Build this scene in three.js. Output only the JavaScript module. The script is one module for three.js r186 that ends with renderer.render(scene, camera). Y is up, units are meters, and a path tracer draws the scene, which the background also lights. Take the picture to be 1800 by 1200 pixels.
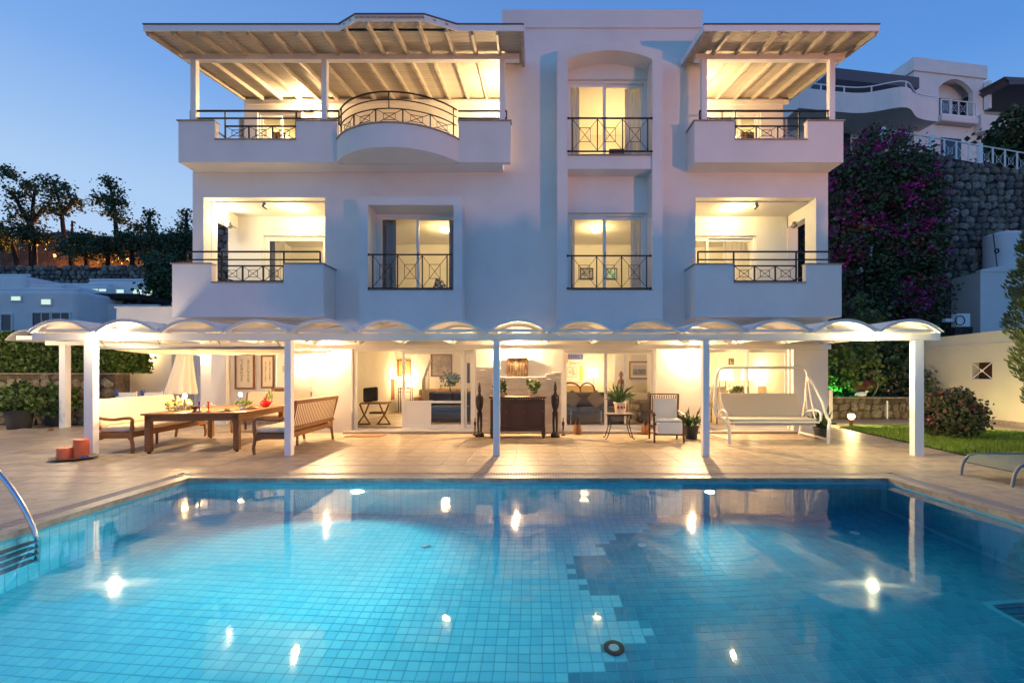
import * as THREE from 'three';
import { RoundedBoxGeometry } from 'three/addons/geometries/RoundedBoxGeometry.js';
import { mergeGeometries } from 'three/addons/utils/BufferGeometryUtils.js';

// ---------------------------------------------------------------- camera, sky, exposure
const scene = new THREE.Scene();
const F = 800, CX = 936, CY = 656, EYE = 1.5;             // lens in photo pixels; eye height over the terrace
const camera = new THREE.PerspectiveCamera(2 * Math.atan(CY / F) * 180 / Math.PI, (2 * CX) / (2 * CY), 0.05, 600);
camera.setViewOffset(2 * CX, 2 * CY, 0, 0, 1800, 1200);   // level camera with a shifted lens
camera.position.set(0, EYE, 0);
camera.lookAt(0, EYE, -10);

const renderer = new THREE.WebGLRenderer({ antialias: true });
renderer.toneMapping = THREE.LinearToneMapping;
renderer.toneMappingExposure = 1;
renderer.shadowMap.enabled = true;

{ // clear blue-hour sky, paler towards the horizon and towards the place where the sun has set
  const W = 512, H = 256, data = new Float32Array(W * H * 4);
  const stops = [[0, .315, .55, .86], [.15, .29, .525, .85], [.3, .248, .48, .826], [.47, .125, .325, .763], [.7, .08, .22, .60], [1, .05, .14, .43]];
  for (let r = 0; r < H; r++) for (let c = 0; c < W; c++) {
    const el = Math.max(0, ((r + .5) / H - .5) * Math.PI), az = ((c + .5) / W - .5) * 2 * Math.PI;
    const x = Math.cos(az) * Math.cos(el), z = Math.sin(az) * Math.cos(el), t = Math.sin(el);
    let k = 1; while (stops[k][0] < t) k++;
    const a = stops[k - 1], b = stops[k], m = (t - a[0]) / (b[0] - a[0]);
    const west = -x * .8 - z * .45;                        // the afterglow lies to the left
    for (let i = 0; i < 3; i++) data[(r * W + c) * 4 + i] = (a[i + 1] + (b[i + 1] - a[i + 1]) * m) * Math.exp([.62, .30, .12][i] * west);
    data[(r * W + c) * 4 + 3] = 1;
  }
  const sky = new THREE.DataTexture(data, W, H, THREE.RGBAFormat, THREE.FloatType);
  sky.mapping = THREE.EquirectangularReflectionMapping; sky.magFilter = THREE.LinearFilter; sky.needsUpdate = true;
  scene.background = sky; scene.environment = sky;
}

// ---------------------------------------------------------------- helpers
const V = (x, y, z) => new THREE.Vector3(x, y, z);
const X = (px, d) => (px - CX) / F * d, Y = (py, d) => EYE - (py - CY) / F * d;
const P = (px, py, d) => V(X(px, d), Y(py, d), -d);
function rngOf(s) { return () => { s = (s + 0x6d2b79f5) | 0; let t = Math.imul(s ^ (s >>> 15), 1 | s); t = (t + Math.imul(t ^ (t >>> 7), 61 | t)) ^ t; return ((t ^ (t >>> 14)) >>> 0) / 4294967296; }; }
const rnd = rngOf(77), rr = (a, b, r = rnd) => a + (b - a) * r();
const bases = new Map(), names = new Map();
function numbered(n) { const k = names.get(n) ?? 0; names.set(n, k + 1); return k ? n + '_' + String(k).padStart(3, '0') : n; }
function tag(o, label, category, group, kind) { if (label) o.userData.label = label; if (category) o.userData.category = category; if (group) o.userData.group = group; if (kind) o.userData.kind = kind; return o; }
function thing(name, label, category, base = [0, 0, 0], group) {
  const o = new THREE.Group(); o.name = numbered(name); o.position.set(...base); scene.add(o); bases.set(o, base);
  return tag(o, label, category, group);
}
function sub(parent, name) { const o = new THREE.Group(); o.name = name; parent.add(o); bases.set(o, bases.get(parent)); return o; }
function shade(m) { m.castShadow = true; m.receiveShadow = true; return m; }
// geometry is given in world metres; parts are moved so that the thing's own base is its origin
function put(parent, name, g, mat) {
  const m = shade(new THREE.Mesh(g, mat)); m.name = parent === scene ? numbered(name) : name;
  const b = parent === scene ? null : bases.get(parent);
  if (b) { g.translate(-b[0], -b[1], -b[2]); bases.set(m, b); }
  parent.add(m); return m;
}
function uvm(g) {                                          // texture coordinates in metres, by the way a face points
  const p = g.attributes.position, n = g.attributes.normal, uv = new Float32Array(p.count * 2);
  for (let i = 0; i < p.count; i++) {
    const ax = Math.abs(n.getX(i)), ay = Math.abs(n.getY(i)), az = Math.abs(n.getZ(i));
    if (ay >= ax && ay >= az) { uv[2 * i] = p.getX(i); uv[2 * i + 1] = p.getZ(i); }
    else if (ax >= az) { uv[2 * i] = p.getZ(i); uv[2 * i + 1] = p.getY(i); }
    else { uv[2 * i] = p.getX(i); uv[2 * i + 1] = p.getY(i); }
  }
  g.setAttribute('uv', new THREE.BufferAttribute(uv, 2)); return g;
}
function boxG(x0, x1, y0, y1, d0, d1, r = 0) {             // d = distance in front of the camera
  const w = Math.abs(x1 - x0), h = Math.abs(y1 - y0), l = Math.abs(d1 - d0);
  const g = r ? new RoundedBoxGeometry(w, h, l, 2, Math.min(r, w / 2.01, h / 2.01, l / 2.01)) : new THREE.BoxGeometry(w, h, l);
  g.translate((x0 + x1) / 2, (y0 + y1) / 2, -(d0 + d1) / 2); return uvm(g);
}
const B = (parent, name, mat, x0, x1, y0, y1, d0, d1, r = 0) => put(parent, name, boxG(x0, x1, y0, y1, d0, d1, r), mat);
function poly(pts, holes = []) {
  const s = new THREE.Shape(pts.map((p) => new THREE.Vector2(...p)));
  for (const h of holes) s.holes.push(new THREE.Path(h.map((p) => new THREE.Vector2(...p))));
  return s;
}
const rectP = (x0, x1, y0, y1) => [[x0, y0], [x1, y0], [x1, y1], [x0, y1]];
function exG(shape, d0, d1, bevel = 0) {                   // a shape in the facade plane, from distance d0 to d1
  const g = new THREE.ExtrudeGeometry(shape, { depth: d1 - d0 - 2 * bevel, bevelEnabled: bevel > 0, bevelSize: bevel, bevelThickness: bevel, bevelOffset: -bevel, bevelSegments: 2, curveSegments: 24 });
  g.translate(0, 0, -d1 + bevel); return uvm(g);
}
function planG(shape, y0, y1) {                            // a shape in plan (x, d), from height y0 to y1
  const g = new THREE.ExtrudeGeometry(shape, { depth: y1 - y0, bevelEnabled: false, curveSegments: 24 });
  g.rotateX(-Math.PI / 2); g.scale(1, 1, 1); g.translate(0, y0, 0);
  return uvm(g);
}
function tubeG(pts, r, seg = 8, smooth = false) {          // r: number or list along the points
  if (smooth) { const c = new THREE.CatmullRomCurve3(pts), n = Math.max(8, pts.length * 5); const R = r; pts = c.getPoints(n); r = Array.isArray(R) ? pts.map((_, i) => { const f = i / n * (R.length - 1), k = Math.min(R.length - 2, Math.floor(f)); return R[k] + (R[k + 1] - R[k]) * (f - k); }) : R; }
  const pos = [], nor = [], idx = [], up = V(0, 1, 0), t = V(0, 0, 0), u = V(0, 0, 0), w = V(0, 0, 0);
  let last = null;
  pts.forEach((p, i) => {
    t.copy(pts[Math.min(i + 1, pts.length - 1)]).sub(pts[Math.max(i - 1, 0)]).normalize();
    if (!last) last = Math.abs(t.y) > .9 ? V(1, 0, 0) : up.clone();
    u.copy(last).addScaledVector(t, -last.dot(t)).normalize(); last.copy(u); w.crossVectors(t, u);
    const R = Array.isArray(r) ? r[i] : r;
    for (let k = 0; k < seg; k++) {
      const a = k / seg * 2 * Math.PI, n = u.clone().multiplyScalar(Math.cos(a)).addScaledVector(w, Math.sin(a));
      pos.push(p.x + n.x * R, p.y + n.y * R, p.z + n.z * R); nor.push(n.x, n.y, n.z);
      if (i < pts.length - 1) { const a0 = i * seg + k, a1 = i * seg + (k + 1) % seg; idx.push(a0, a1, a0 + seg, a1, a1 + seg, a0 + seg); }
    }
  });
  for (const [i, s] of [[0, 1], [pts.length - 1, 0]]) for (let k = 1; k < seg - 1; k++) idx.push(i * seg, i * seg + (s ? k + 1 : k), i * seg + (s ? k : k + 1));
  const g = new THREE.BufferGeometry();
  g.setAttribute('position', new THREE.Float32BufferAttribute(pos, 3)); g.setAttribute('normal', new THREE.Float32BufferAttribute(nor, 3));
  g.setAttribute('uv', new THREE.Float32BufferAttribute(pos.flatMap((_, i) => i % 3 ? [] : [pos[i] + pos[i + 2], pos[i + 1]]), 2));
  g.setIndex(idx); return g;
}
function beamG(a, b, w, h) {                               // a squared bar from a to b
  const l = a.distanceTo(b), g = new THREE.BoxGeometry(w, h, l);
  g.lookAt(b.clone().sub(a)); g.translate((a.x + b.x) / 2, (a.y + b.y) / 2, (a.z + b.z) / 2); return g;
}
function latheG(prof, seg = 24) { return new THREE.LatheGeometry(prof.map((p) => new THREE.Vector2(...p)), seg); }
const merge = (list) => mergeGeometries(list.map((g) => { const k = g.index ? g.toNonIndexed() : g; for (const n of Object.keys(k.attributes)) if (!['position', 'normal', 'uv'].includes(n)) k.deleteAttribute(n); return k; }));

// ---------------------------------------------------------------- textures
function noise2(seed, period) {
  const r = rngOf(seed), n = period, t = Array.from({ length: n * n }, () => r());
  return (x, y) => { const xi = Math.floor(x), yi = Math.floor(y), fx = x - xi, fy = y - yi, s = fx * fx * (3 - 2 * fx), u = fy * fy * (3 - 2 * fy), at = (i, j) => t[(((j % n) + n) % n) * n + (((i % n) + n) % n)];
    return (at(xi, yi) * (1 - s) + at(xi + 1, yi) * s) * (1 - u) + (at(xi, yi + 1) * (1 - s) + at(xi + 1, yi + 1) * s) * u; };
}
function fbm(seed, period, oct) { const ns = Array.from({ length: oct }, (_, i) => noise2(seed + i * 13, period << i)); return (u, v) => { let a = .5, s = 0, t = 0; ns.forEach((n, i) => { s += a * n(u * (period << i), v * (period << i)); t += a; a *= .55; }); return s / t; }; }
function tex(size, fn, metres, srgb = true) {
  const d = new Uint8Array(size * size * 4);
  for (let j = 0; j < size; j++) for (let i = 0; i < size; i++) { const c = fn(i / size, j / size); const o = (j * size + i) * 4; for (let k = 0; k < 3; k++) d[o + k] = Math.max(0, Math.min(255, (Array.isArray(c) ? c[k] : c) * 255)); d[o + 3] = 255; }
  const t = new THREE.DataTexture(d, size, size); t.wrapS = t.wrapT = THREE.RepeatWrapping; t.magFilter = THREE.LinearFilter;
  if (srgb) t.colorSpace = THREE.SRGBColorSpace; t.repeat.set(1 / metres, 1 / metres); t.needsUpdate = true; return t;
}
function at(t, metres, my = metres) { const c = t.clone(); c.repeat.set(1 / metres, 1 / my); c.needsUpdate = true; return c; }
const n1 = fbm(3, 4, 5), n2 = fbm(9, 16, 4), n3 = fbm(21, 3, 4), n4 = fbm(31, 32, 3);
const tStucco = tex(512, (u, v) => { const a = .93 + .07 * n1(u, v) - .05 * Math.max(0, n3(u * 1, v * 1) - .6); return [a, a * .995, a * .985]; }, 3);
const tGrain = tex(256, (u, v) => n4(u, v), .25, false);
const tMottle = tex(512, (u, v) => { const a = .80 + .3 * (n1(u, v) - .5) + .22 * (n2(u, v) - .5); return [a, a * .985, a * .96]; }, 2.3);
const tWood = tex(256, (u, v) => { const g = .5 + .5 * Math.sin(2 * Math.PI * (v * 9 + 1.3 * n1(u, v) + .4 * n2(u * 1, v * 1))), a = .72 + .2 * g * n2(u, v) + .12 * (n4(u, v) - .5); return [a, a * .96, a * .9]; }, .5);
const tStone = tex(256, (u, v) => { const a = .66 + .42 * (n1(u, v) - .5) + .4 * (n2(u, v) - .5); return [a, a * .98, a * .94]; }, .8);
const tWeave = tex(128, (u, v) => .5 + .25 * Math.sin(u * 2 * Math.PI * 32) + .25 * Math.sin(v * 2 * Math.PI * 32), .1, false);
const tRipple = (() => { const w = []; const r = rngOf(5); for (let i = 0; i < 26; i++) { const a = Math.floor(rr(-9, 10, r)), b = Math.floor(rr(-9, 10, r)); if (a || b) w.push([a, b, r() * 6.28, 1 / (2 + Math.hypot(a, b))]); } return tex(512, (u, v) => { let s = 0; for (const [a, b, p, m] of w) s += m * Math.sin(2 * Math.PI * (a * u + b * v) + p); return .5 + .16 * s; }, 5.3, false); })();

// ---------------------------------------------------------------- materials
const L = (r, g, b) => new THREE.Color().setRGB(r, g, b);
const std = (c, o = {}) => new THREE.MeshStandardMaterial({ color: c, roughness: .8, ...o });
const M = {
  wall: std(L(.82, .80, .78), { map: tStucco, bumpMap: tGrain, bumpScale: .0015, roughness: .9 }),
  trim: std(L(.80, .79, .77), { map: at(tStucco, 1.7), roughness: .6 }),
  inner: std(L(.80, .76, .68), { map: at(tStucco, 2.1), roughness: .9 }),
  marble: std(L(.55, .47, .42), { map: at(tMottle, .9), roughness: .5 }),
  iron: std(L(.018, .017, .018), { roughness: .45, metalness: .3 }),
  paint: std(L(.80, .79, .77), { roughness: .45 }),
  slate: std(L(.10, .10, .12), { roughness: .7 }),
  plank: [.80, .76, .82].map((k) => std(L(k, k * .975, k * .93), { map: at(tWood, .9), roughness: .6 })),
  glass: new THREE.MeshPhysicalMaterial({ color: 0xffffff, transmission: 1, roughness: 0, thickness: 0, ior: 1.45 }),
  vault: new THREE.MeshPhysicalMaterial({ color: L(.80, .79, .77), transmission: .28, roughness: 1, thickness: 0, side: THREE.DoubleSide }),
  fabric: new THREE.MeshPhysicalMaterial({ color: L(.78, .72, .62), transmission: .35, roughness: 1, thickness: 0, side: THREE.DoubleSide }),
  curtain: new THREE.MeshPhysicalMaterial({ color: L(.42, .42, .47), transmission: .35, roughness: 1, thickness: 0, side: THREE.DoubleSide }),
  cushion: std(L(.74, .63, .48), { bumpMap: tWeave, bumpScale: .0008, roughness: .95 }),
  cushionWhite: std(L(.74, .71, .66), { bumpMap: tWeave, bumpScale: .0008, roughness: .95 }),
  teak: std(L(.36, .17, .06), { map: tWood, roughness: .55 }),
  darkWood: std(L(.13, .05, .024), { map: at(tWood, .35), roughness: .5 }),
  medWood: std(L(.38, .15, .045), { map: at(tWood, .4), roughness: .5 }),
  carved: std(L(.045, .02, .012), { map: at(tWood, .2), roughness: .5 }),
  sofa: std(L(.16, .145, .135), { bumpMap: tWeave, bumpScale: .001, roughness: .95 }),
  pot: std(L(.045, .048, .045), { roughness: .7 }),
  ceramic: std(L(.72, .55, .40), { roughness: .4 }),
  chrome: std(L(.75, .76, .78), { metalness: 1, roughness: .18 }),
  greyMetal: std(L(.22, .23, .25), { metalness: .6, roughness: .45 }),
  tiles: [[.66, .54, .41], [.62, .51, .39], [.68, .565, .43], [.64, .53, .405]].map((c, i) => std(L(...c), { map: at(tMottle, 1.6 + .3 * i), bumpMap: at(tGrain, .31), bumpScale: .0006, roughness: .42 })),
  grout: std(L(.36, .31, .26), { roughness: .95 }),
  soil: std(L(.05, .038, .028), { map: tStone, roughness: 1 }),
  paleMortar: std(L(.19, .15, .10), { map: at(tStone, 1.1), roughness: 1 }),
  mortar: std(L(.10, .09, .08), { map: at(tStone, 1.4), roughness: 1 }),
  stones: [[.44, .41, .38], [.34, .33, .33], [.56, .54, .51], [.42, .34, .29], [.24, .24, .25], [.62, .60, .57]].map((c) => std(L(...c), { map: tStone, bumpMap: at(tGrain, .6), bumpScale: .006, roughness: .9 })),
  warmStones: [[.46, .38, .26], [.40, .34, .25], [.50, .44, .33], [.36, .29, .2]].map((c) => std(L(...c), { map: tStone, bumpMap: at(tGrain, .5), bumpScale: .005, roughness: .9 })),
  ledge: [[.72, .66, .61], [.68, .62, .57], [.76, .71, .66]].map((c) => std(L(...c), { map: at(tStucco, .8), bumpMap: at(tGrain, .3), bumpScale: .004, roughness: .9 })),
  bark: std(L(.06, .045, .035), { map: tStone, roughness: 1 }),
  leaf: (r, g, b, o) => std(L(r, g, b), { roughness: .65, side: THREE.DoubleSide, vertexColors: true, ...o }),
};
const glow = (r, g, b, k) => new THREE.MeshStandardMaterial({ color: L(.9, .88, .84), emissive: L(r, g, b), emissiveIntensity: k, roughness: .6 });
function lamp(parent, x, y, z, color, power, radius = 1) { const l = new THREE.PointLight(L(...color), power); l.position.set(x, y, z); const b = bases.get(parent); if (b) l.position.sub(V(...b)); l.castShadow = true; l.shadow.radius = radius; parent.add(l); return l; }
const WARM = [1, .64, .31], SOFT = [1, .68, .34], YEL = [1, .72, .29];

// ---------------------------------------------------------------- foliage
function leafGeo(list, r, tint = .35) {                    // list: [x, y, z, size, lean] -> folded leaf blades
  const n = list.length, pos = new Float32Array(n * 18), nor = new Float32Array(n * 18), col = new Float32Array(n * 18);
  const d = V(0, 0, 0), s = V(0, 0, 0), u = V(0, 0, 0), a = V(0, 0, 0), b = V(0, 0, 0), c = V(0, 0, 0), q = V(0, 0, 0);
  list.forEach(([x, y, z, size, ox = 0, oy = 0, oz = 0, wide = .42], i) => {
    d.set(r() - .5 + ox, r() - .5 + oy, r() - .5 + oz).normalize(); s.set(r() - .5, r() - .5, r() - .5).cross(d).normalize(); u.crossVectors(d, s);
    const o = V(x, y, z), k = 1 - tint + 2 * tint * r(), w = size * wide, tip = o.clone().addScaledVector(d, size), mid = o.clone().addScaledVector(d, size * .45);
    const l = mid.clone().addScaledVector(s, w).addScaledVector(u, size * .12), m = mid.clone().addScaledVector(s, -w).addScaledVector(u, size * .12);
    [[o, l, tip], [o, tip, m]].forEach((t, f) => {
      a.copy(t[1]).sub(t[0]); b.copy(t[2]).sub(t[0]); q.crossVectors(a, b).normalize();
      t.forEach((v, e) => { const at = i * 18 + f * 9 + e * 3; v.toArray(pos, at); q.toArray(nor, at); col[at] = k * (1 + .12 * (r() - .5)); col[at + 1] = k; col[at + 2] = k; });
    });
  });
  const g = new THREE.BufferGeometry();
  g.setAttribute('position', new THREE.BufferAttribute(pos, 3)); g.setAttribute('normal', new THREE.BufferAttribute(nor, 3)); g.setAttribute('color', new THREE.BufferAttribute(col, 3));
  g.setAttribute('uv', new THREE.BufferAttribute(new Float32Array(n * 12), 2));
  return g;
}
function clumps(n, inside, count, size, spread, r) {       // leaves gathered in clumps; inside(r) gives a clump's centre
  const out = [], per = Math.ceil(count / n);
  for (let i = 0; i < n; i++) { const c = inside(r), k = .6 + .8 * r(); for (let j = 0; j < per; j++) { const g = () => (r() + r() + r() - 1.5) * spread * k * 1.3; out.push([c.x + g(), c.y + g() * .8, c.z + g(), size * (.6 + .8 * r())]); } }
  return out;
}
const ball = (cx, cy, cz, rx, ry, rz, inner = .45) => (r) => { const v = V(r() - .5, r() - .5, r() - .5); while (v.length() > .5 || v.length() < .02) v.set(r() - .5, r() - .5, r() - .5); v.normalize().multiplyScalar(inner + (1 - inner) * Math.sqrt(r())); return V(cx + v.x * rx, cy + v.y * ry, cz + v.z * rz); };

// ---------------------------------------------------------------- ground, terrace and pool
const DW = 11.45;                                          // distance of the ground-floor facade
const PX0 = X(330, 6.49), PX1 = X(1560, 6.49), PD0 = 1.2, PD1 = 6.49, WATER = -.075, BED = -1.5;
const TX0 = -15.5, TX1 = 8.05;                             // terrace, left and right
// the terrace's right border runs obliquely past the lawn
const lawnEdge = [[X(1470, 12.9), 12.9], [X(1560, 10.6), 10.6], [X(1700, 8.33), 8.33], [X(1860, 6.9), 6.9]];
const terracePlan = [[TX0, -3], [13.2, -3], [13.2, 5.0], [9.6, 6.3], ...lawnEdge.slice().reverse().map(([x, d]) => [x, d]), [8.3, 15.4], [TX0, 15.4]];
{
  const g = put(scene, 'ground', new THREE.ShapeGeometry(poly([[-220, -60], [220, -60], [220, 260], [-220, 260]], [rectP(PX0 - 1.2, PX1 + 1.2, PD0 - 1.2, PD1 + .8)])), std(L(.10, .09, .07), { map: at(tStone, 3), roughness: 1 }));
  g.geometry.rotateX(-Math.PI / 2); g.geometry.translate(0, -.06, 0); uvm(g.geometry); tag(g, 'dark earth ground running out round the house', null, null, 'structure');
  const t = put(scene, 'terrace', planG(poly(terracePlan, [rectP(PX0 - .2, PX1 + .2, PD0 - .2, PD1 + .2)]), -.05, -.008), M.grout);
  tag(t, 'pale stone tiled terrace round the pool', null, null, 'structure'); bases.set(t, [0, 0, 0]);
  const inPlan = (x, d) => { let c = false; for (let i = 0, j = terracePlan.length - 1; i < terracePlan.length; j = i++) { const [xi, yi] = terracePlan[i], [xj, yj] = terracePlan[j]; if ((yi > d) !== (yj > d) && x < (xj - xi) * (d - yi) / (yj - yi) + xi) c = !c; } return c; };
  const S = .4, shapes = [], gap = .0035;
  const list = [];
  for (let i = 0; i < 75; i++) for (let j = 0; j < 46; j++) {
    const x0 = TX0 + i * S, d0 = -3 + j * S + .02;
    const cs = [[x0, d0], [x0 + S, d0], [x0, d0 + S], [x0 + S, d0 + S]];
    if (!cs.every(([x, d]) => inPlan(x, d))) continue;
    if (x0 + S > PX0 - .56 && x0 < PX1 + .56 && d0 + S > PD0 - .56 && d0 < PD1 + .56) continue;
    if (d0 > DW + .3 && x0 > -5.9) continue;
    const dist = Math.hypot(x0 + .2, d0 + .2), seen = d0 > 3.6 && Math.abs(x0 / Math.max(d0, .1)) < 1.2 && d0 < DW + 1;
    list.push([x0, d0, seen ? dist : 100 + dist]);
  }
  list.sort((a, b) => a[2] - b[2]);
  for (let k = 0; k < 4; k++) shapes.push(boxG(gap, S - gap, -.02, 0, -S + gap, -gap, .004));
  const rest = [[], [], [], []];
  list.forEach(([x, d], n) => {
    const k = Math.floor(rnd() * 4), dy = (rnd() - .5) * .0016;
    if (n < 300) { const m = shade(new THREE.Mesh(shapes[k], M.tiles[k])); m.name = 'tile'; m.position.set(x, dy, -d - S); t.add(m); }
    else rest[k].push(shapes[k].clone().translate(x, dy, -d - S));
  });
  // the strips of tile that fill up to the pool's edging and the oblique border
  const fill = (pts) => planG(poly(pts), -.02, -.001);
  rest[1].push(fill([[PX0 - .98, PD0 - .98], [PX1 + 1.0, PD0 - .98], [PX1 + 1.0, PD0 - .42], [PX0 - .98, PD0 - .42]]), fill(rectP(PX0 - .98, PX1 + 1.0, PD1 + .42, PD1 + .84)), fill(rectP(PX0 - .98, PX0 - .42, PD0 - .42, PD1 + .42)), fill(rectP(PX1 + .42, PX1 + 1.0, PD0 - .42, PD1 + .42)));
  rest[2].push(planG(poly(terracePlan, [rectP(PX0 - .98, PX1 + 1, PD0 - .98, PD1 + .84)]), -.03, -.0045));
  rest.forEach((r, k) => { const m = put(t, 'tile_field', merge(r.map(uvm)), M.tiles[k]); tag(m, null, null, null, 'stuff'); });
  // brushed channel grating and coping of the pool
  const pool = thing('swimming_pool', 'rectangular blue tiled swimming pool in front of the villa', 'pool', [(PX0 + PX1) / 2, 0, -(PD0 + PD1) / 2]);
  const pb = bases.get(pool);
  const ring = (a, b) => poly(rectP(PX0 - b, PX1 + b, PD0 - b, PD1 + b), [rectP(PX0 - a, PX1 + a, PD0 - a, PD1 + a)]);
  const cop = std(L(.56, .49, .40), { map: at(tMottle, .7), roughness: .4 });
  put(pool, 'coping', planG(ring(0, .17), -.055, .006), cop);
  put(pool, 'channel', planG(ring(.172, .418), -.06, -.04), std(L(.03, .03, .03)));
  put(pool, 'edge_strip', planG(ring(.36, .42), -.02, .002), cop);
  const bars = []; const bg = boxG(-.009, .009, -.022, .001, -.095, .095);
  for (let x = PX0 - .3; x < PX1 + .3; x += .042) bars.push([x, PD1 + .265, 0], [x, PD0 - .265, 0]);
  for (let d = PD0 - .2; d < PD1 + .2; d += .042) bars.push([PX0 - .265, d, 1], [PX1 + .265, d, 1]);
  const im = shade(new THREE.InstancedMesh(bg, std(L(.40, .35, .31), { roughness: .5 }), bars.length)); im.name = 'grating_bars'; im.userData.kind = 'stuff';
  const mt = new THREE.Matrix4(), qa = new THREE.Quaternion(), UPV = V(0, 1, 0);
  bars.forEach(([x, d, turn], i) => { qa.setFromAxisAngle(UPV, turn ? Math.PI / 2 : 0); mt.compose(V(x - pb[0], -pb[1], -d - pb[2]), qa, V(1, 1, 1)); im.setMatrixAt(i, mt); }); pool.add(im);
  // basin
  const grout = std(L(.13, .47, .56), { roughness: .9 });
  B(pool, 'basin_floor', grout, PX0 - .1, PX1 + .1, BED - .2, BED - .003, PD0 - .1, PD1 + .1);
  B(pool, 'basin_wall', grout, PX0 - .3, PX1 + .3, BED - .2, -.06, PD1 + .003, PD1 + .25);
  B(pool, 'basin_wall', grout, PX0 - .3, PX1 + .3, BED - .2, -.06, PD0 - .25, PD0 - .003);
  B(pool, 'basin_wall', grout, PX0 - .25, PX0 - .003, BED - .2, -.06, PD0, PD1);
  B(pool, 'basin_wall', grout, PX1 + .003, PX1 + .25, BED - .2, -.06, PD0, PD1);
  // mosaic tiles: light blue, with a darker sheet of blue whose outline steps from tile to tile
  const T = .098, tg = boxG(-T / 2 + .0035, T / 2 - .0035, -.004, 0, -T / 2 + .0035, T / 2 - .0035, .0015);
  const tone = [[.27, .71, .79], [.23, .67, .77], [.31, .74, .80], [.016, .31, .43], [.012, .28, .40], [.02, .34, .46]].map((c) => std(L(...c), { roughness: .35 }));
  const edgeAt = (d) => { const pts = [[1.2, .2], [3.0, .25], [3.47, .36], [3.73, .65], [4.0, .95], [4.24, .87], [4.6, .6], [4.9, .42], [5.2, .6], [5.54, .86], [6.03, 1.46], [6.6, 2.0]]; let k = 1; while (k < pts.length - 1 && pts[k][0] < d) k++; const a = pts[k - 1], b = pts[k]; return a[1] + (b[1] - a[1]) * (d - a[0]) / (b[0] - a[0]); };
  const tl = tone.map(() => []); let many = [];
  const tr = rngOf(404), nx = Math.floor((PX1 - PX0) / T), nd = Math.floor((PD1 - PD0) / T), ny = Math.floor((WATER + .03 - BED) / T);
  for (let j = 0; j < nd; j++) { for (let i = 0; i < nx; i++) {
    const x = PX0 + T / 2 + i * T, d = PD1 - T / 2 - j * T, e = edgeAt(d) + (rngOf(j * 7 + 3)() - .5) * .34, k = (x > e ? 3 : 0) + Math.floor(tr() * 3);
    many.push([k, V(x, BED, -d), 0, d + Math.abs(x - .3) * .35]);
  } }
  many.sort((a, b) => a[3] - b[3]);
  many = many.filter(([k, p, , d], n) => { if (-p.z > 2.0 && Math.abs(p.x) < 2.4 && (many.used = (many.used ?? 0) + 1) <= 300) { const m = shade(new THREE.Mesh(tg, tone[k])); m.name = 'mosaic_tile'; m.position.copy(p).sub(V(...pb)); pool.add(m); return false; } return true; });
  for (let j = 0; j < ny; j++) {
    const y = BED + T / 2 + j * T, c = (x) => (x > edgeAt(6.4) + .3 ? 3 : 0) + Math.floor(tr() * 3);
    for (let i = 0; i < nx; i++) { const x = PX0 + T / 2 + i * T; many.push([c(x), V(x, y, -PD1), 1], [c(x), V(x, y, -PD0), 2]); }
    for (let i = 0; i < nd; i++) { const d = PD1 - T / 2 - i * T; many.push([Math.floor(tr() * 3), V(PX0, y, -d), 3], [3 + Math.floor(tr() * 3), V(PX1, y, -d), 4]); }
  }
  many.forEach((m) => tl[m[0]].push(m));
  const turns = [new THREE.Euler(0, 0, 0), new THREE.Euler(Math.PI / 2, 0, 0), new THREE.Euler(-Math.PI / 2, 0, 0), new THREE.Euler(0, 0, -Math.PI / 2), new THREE.Euler(0, 0, Math.PI / 2)].map((e) => new THREE.Quaternion().setFromEuler(e));
  tl.forEach((l, k) => { const o = shade(new THREE.InstancedMesh(tg, tone[k], l.length)); o.name = 'mosaic_field'; o.userData.kind = 'stuff'; l.forEach(([, p, t], i) => { mt.compose(p.clone().sub(V(...pb)), turns[t], V(1, 1, 1)); o.setMatrixAt(i, mt); }); pool.add(o); });
  // floor drain and return fittings
  const ringG = (r0, r1, h) => latheG([[r1, 0], [r1, h], [r0, h], [r0, 0]], 28);
  for (const [x, d, r] of [[.68, 3.79, .085], [-1.31, 5.54, .055], [1.33, 5.54, .055], [4.04, 5.7, .055]]) {
    const a = put(pool, 'floor_fitting', ringG(r * .55, r, .015).translate(x, BED + .004, -d), r > .07 ? std(L(.01, .012, .015)) : std(L(.5, .6, .65)));
    put(a, 'fitting_centre', ringG(0, r * .5, .012).translate(x, BED + .004, -d), std(L(.55, .6, .62)));
  }
  const grateX = 4.42, grateD = 3.8; for (let k = 0; k < 7; k++) B(pool, 'drain_bar', std(L(.03, .15, .25)), grateX - .28, grateX + .28, BED + .002, BED + .016, grateD - .24 + k * .08, grateD - .2 + k * .08);
  put(pool, 'drain_frame', planG(poly(rectP(grateX - .34, grateX + .34, grateD - .3, grateD + .34), [rectP(grateX - .29, grateX + .29, grateD - .25, grateD + .29)]), BED + .002, BED + .02), std(L(.12, .5, .6)));
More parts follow.
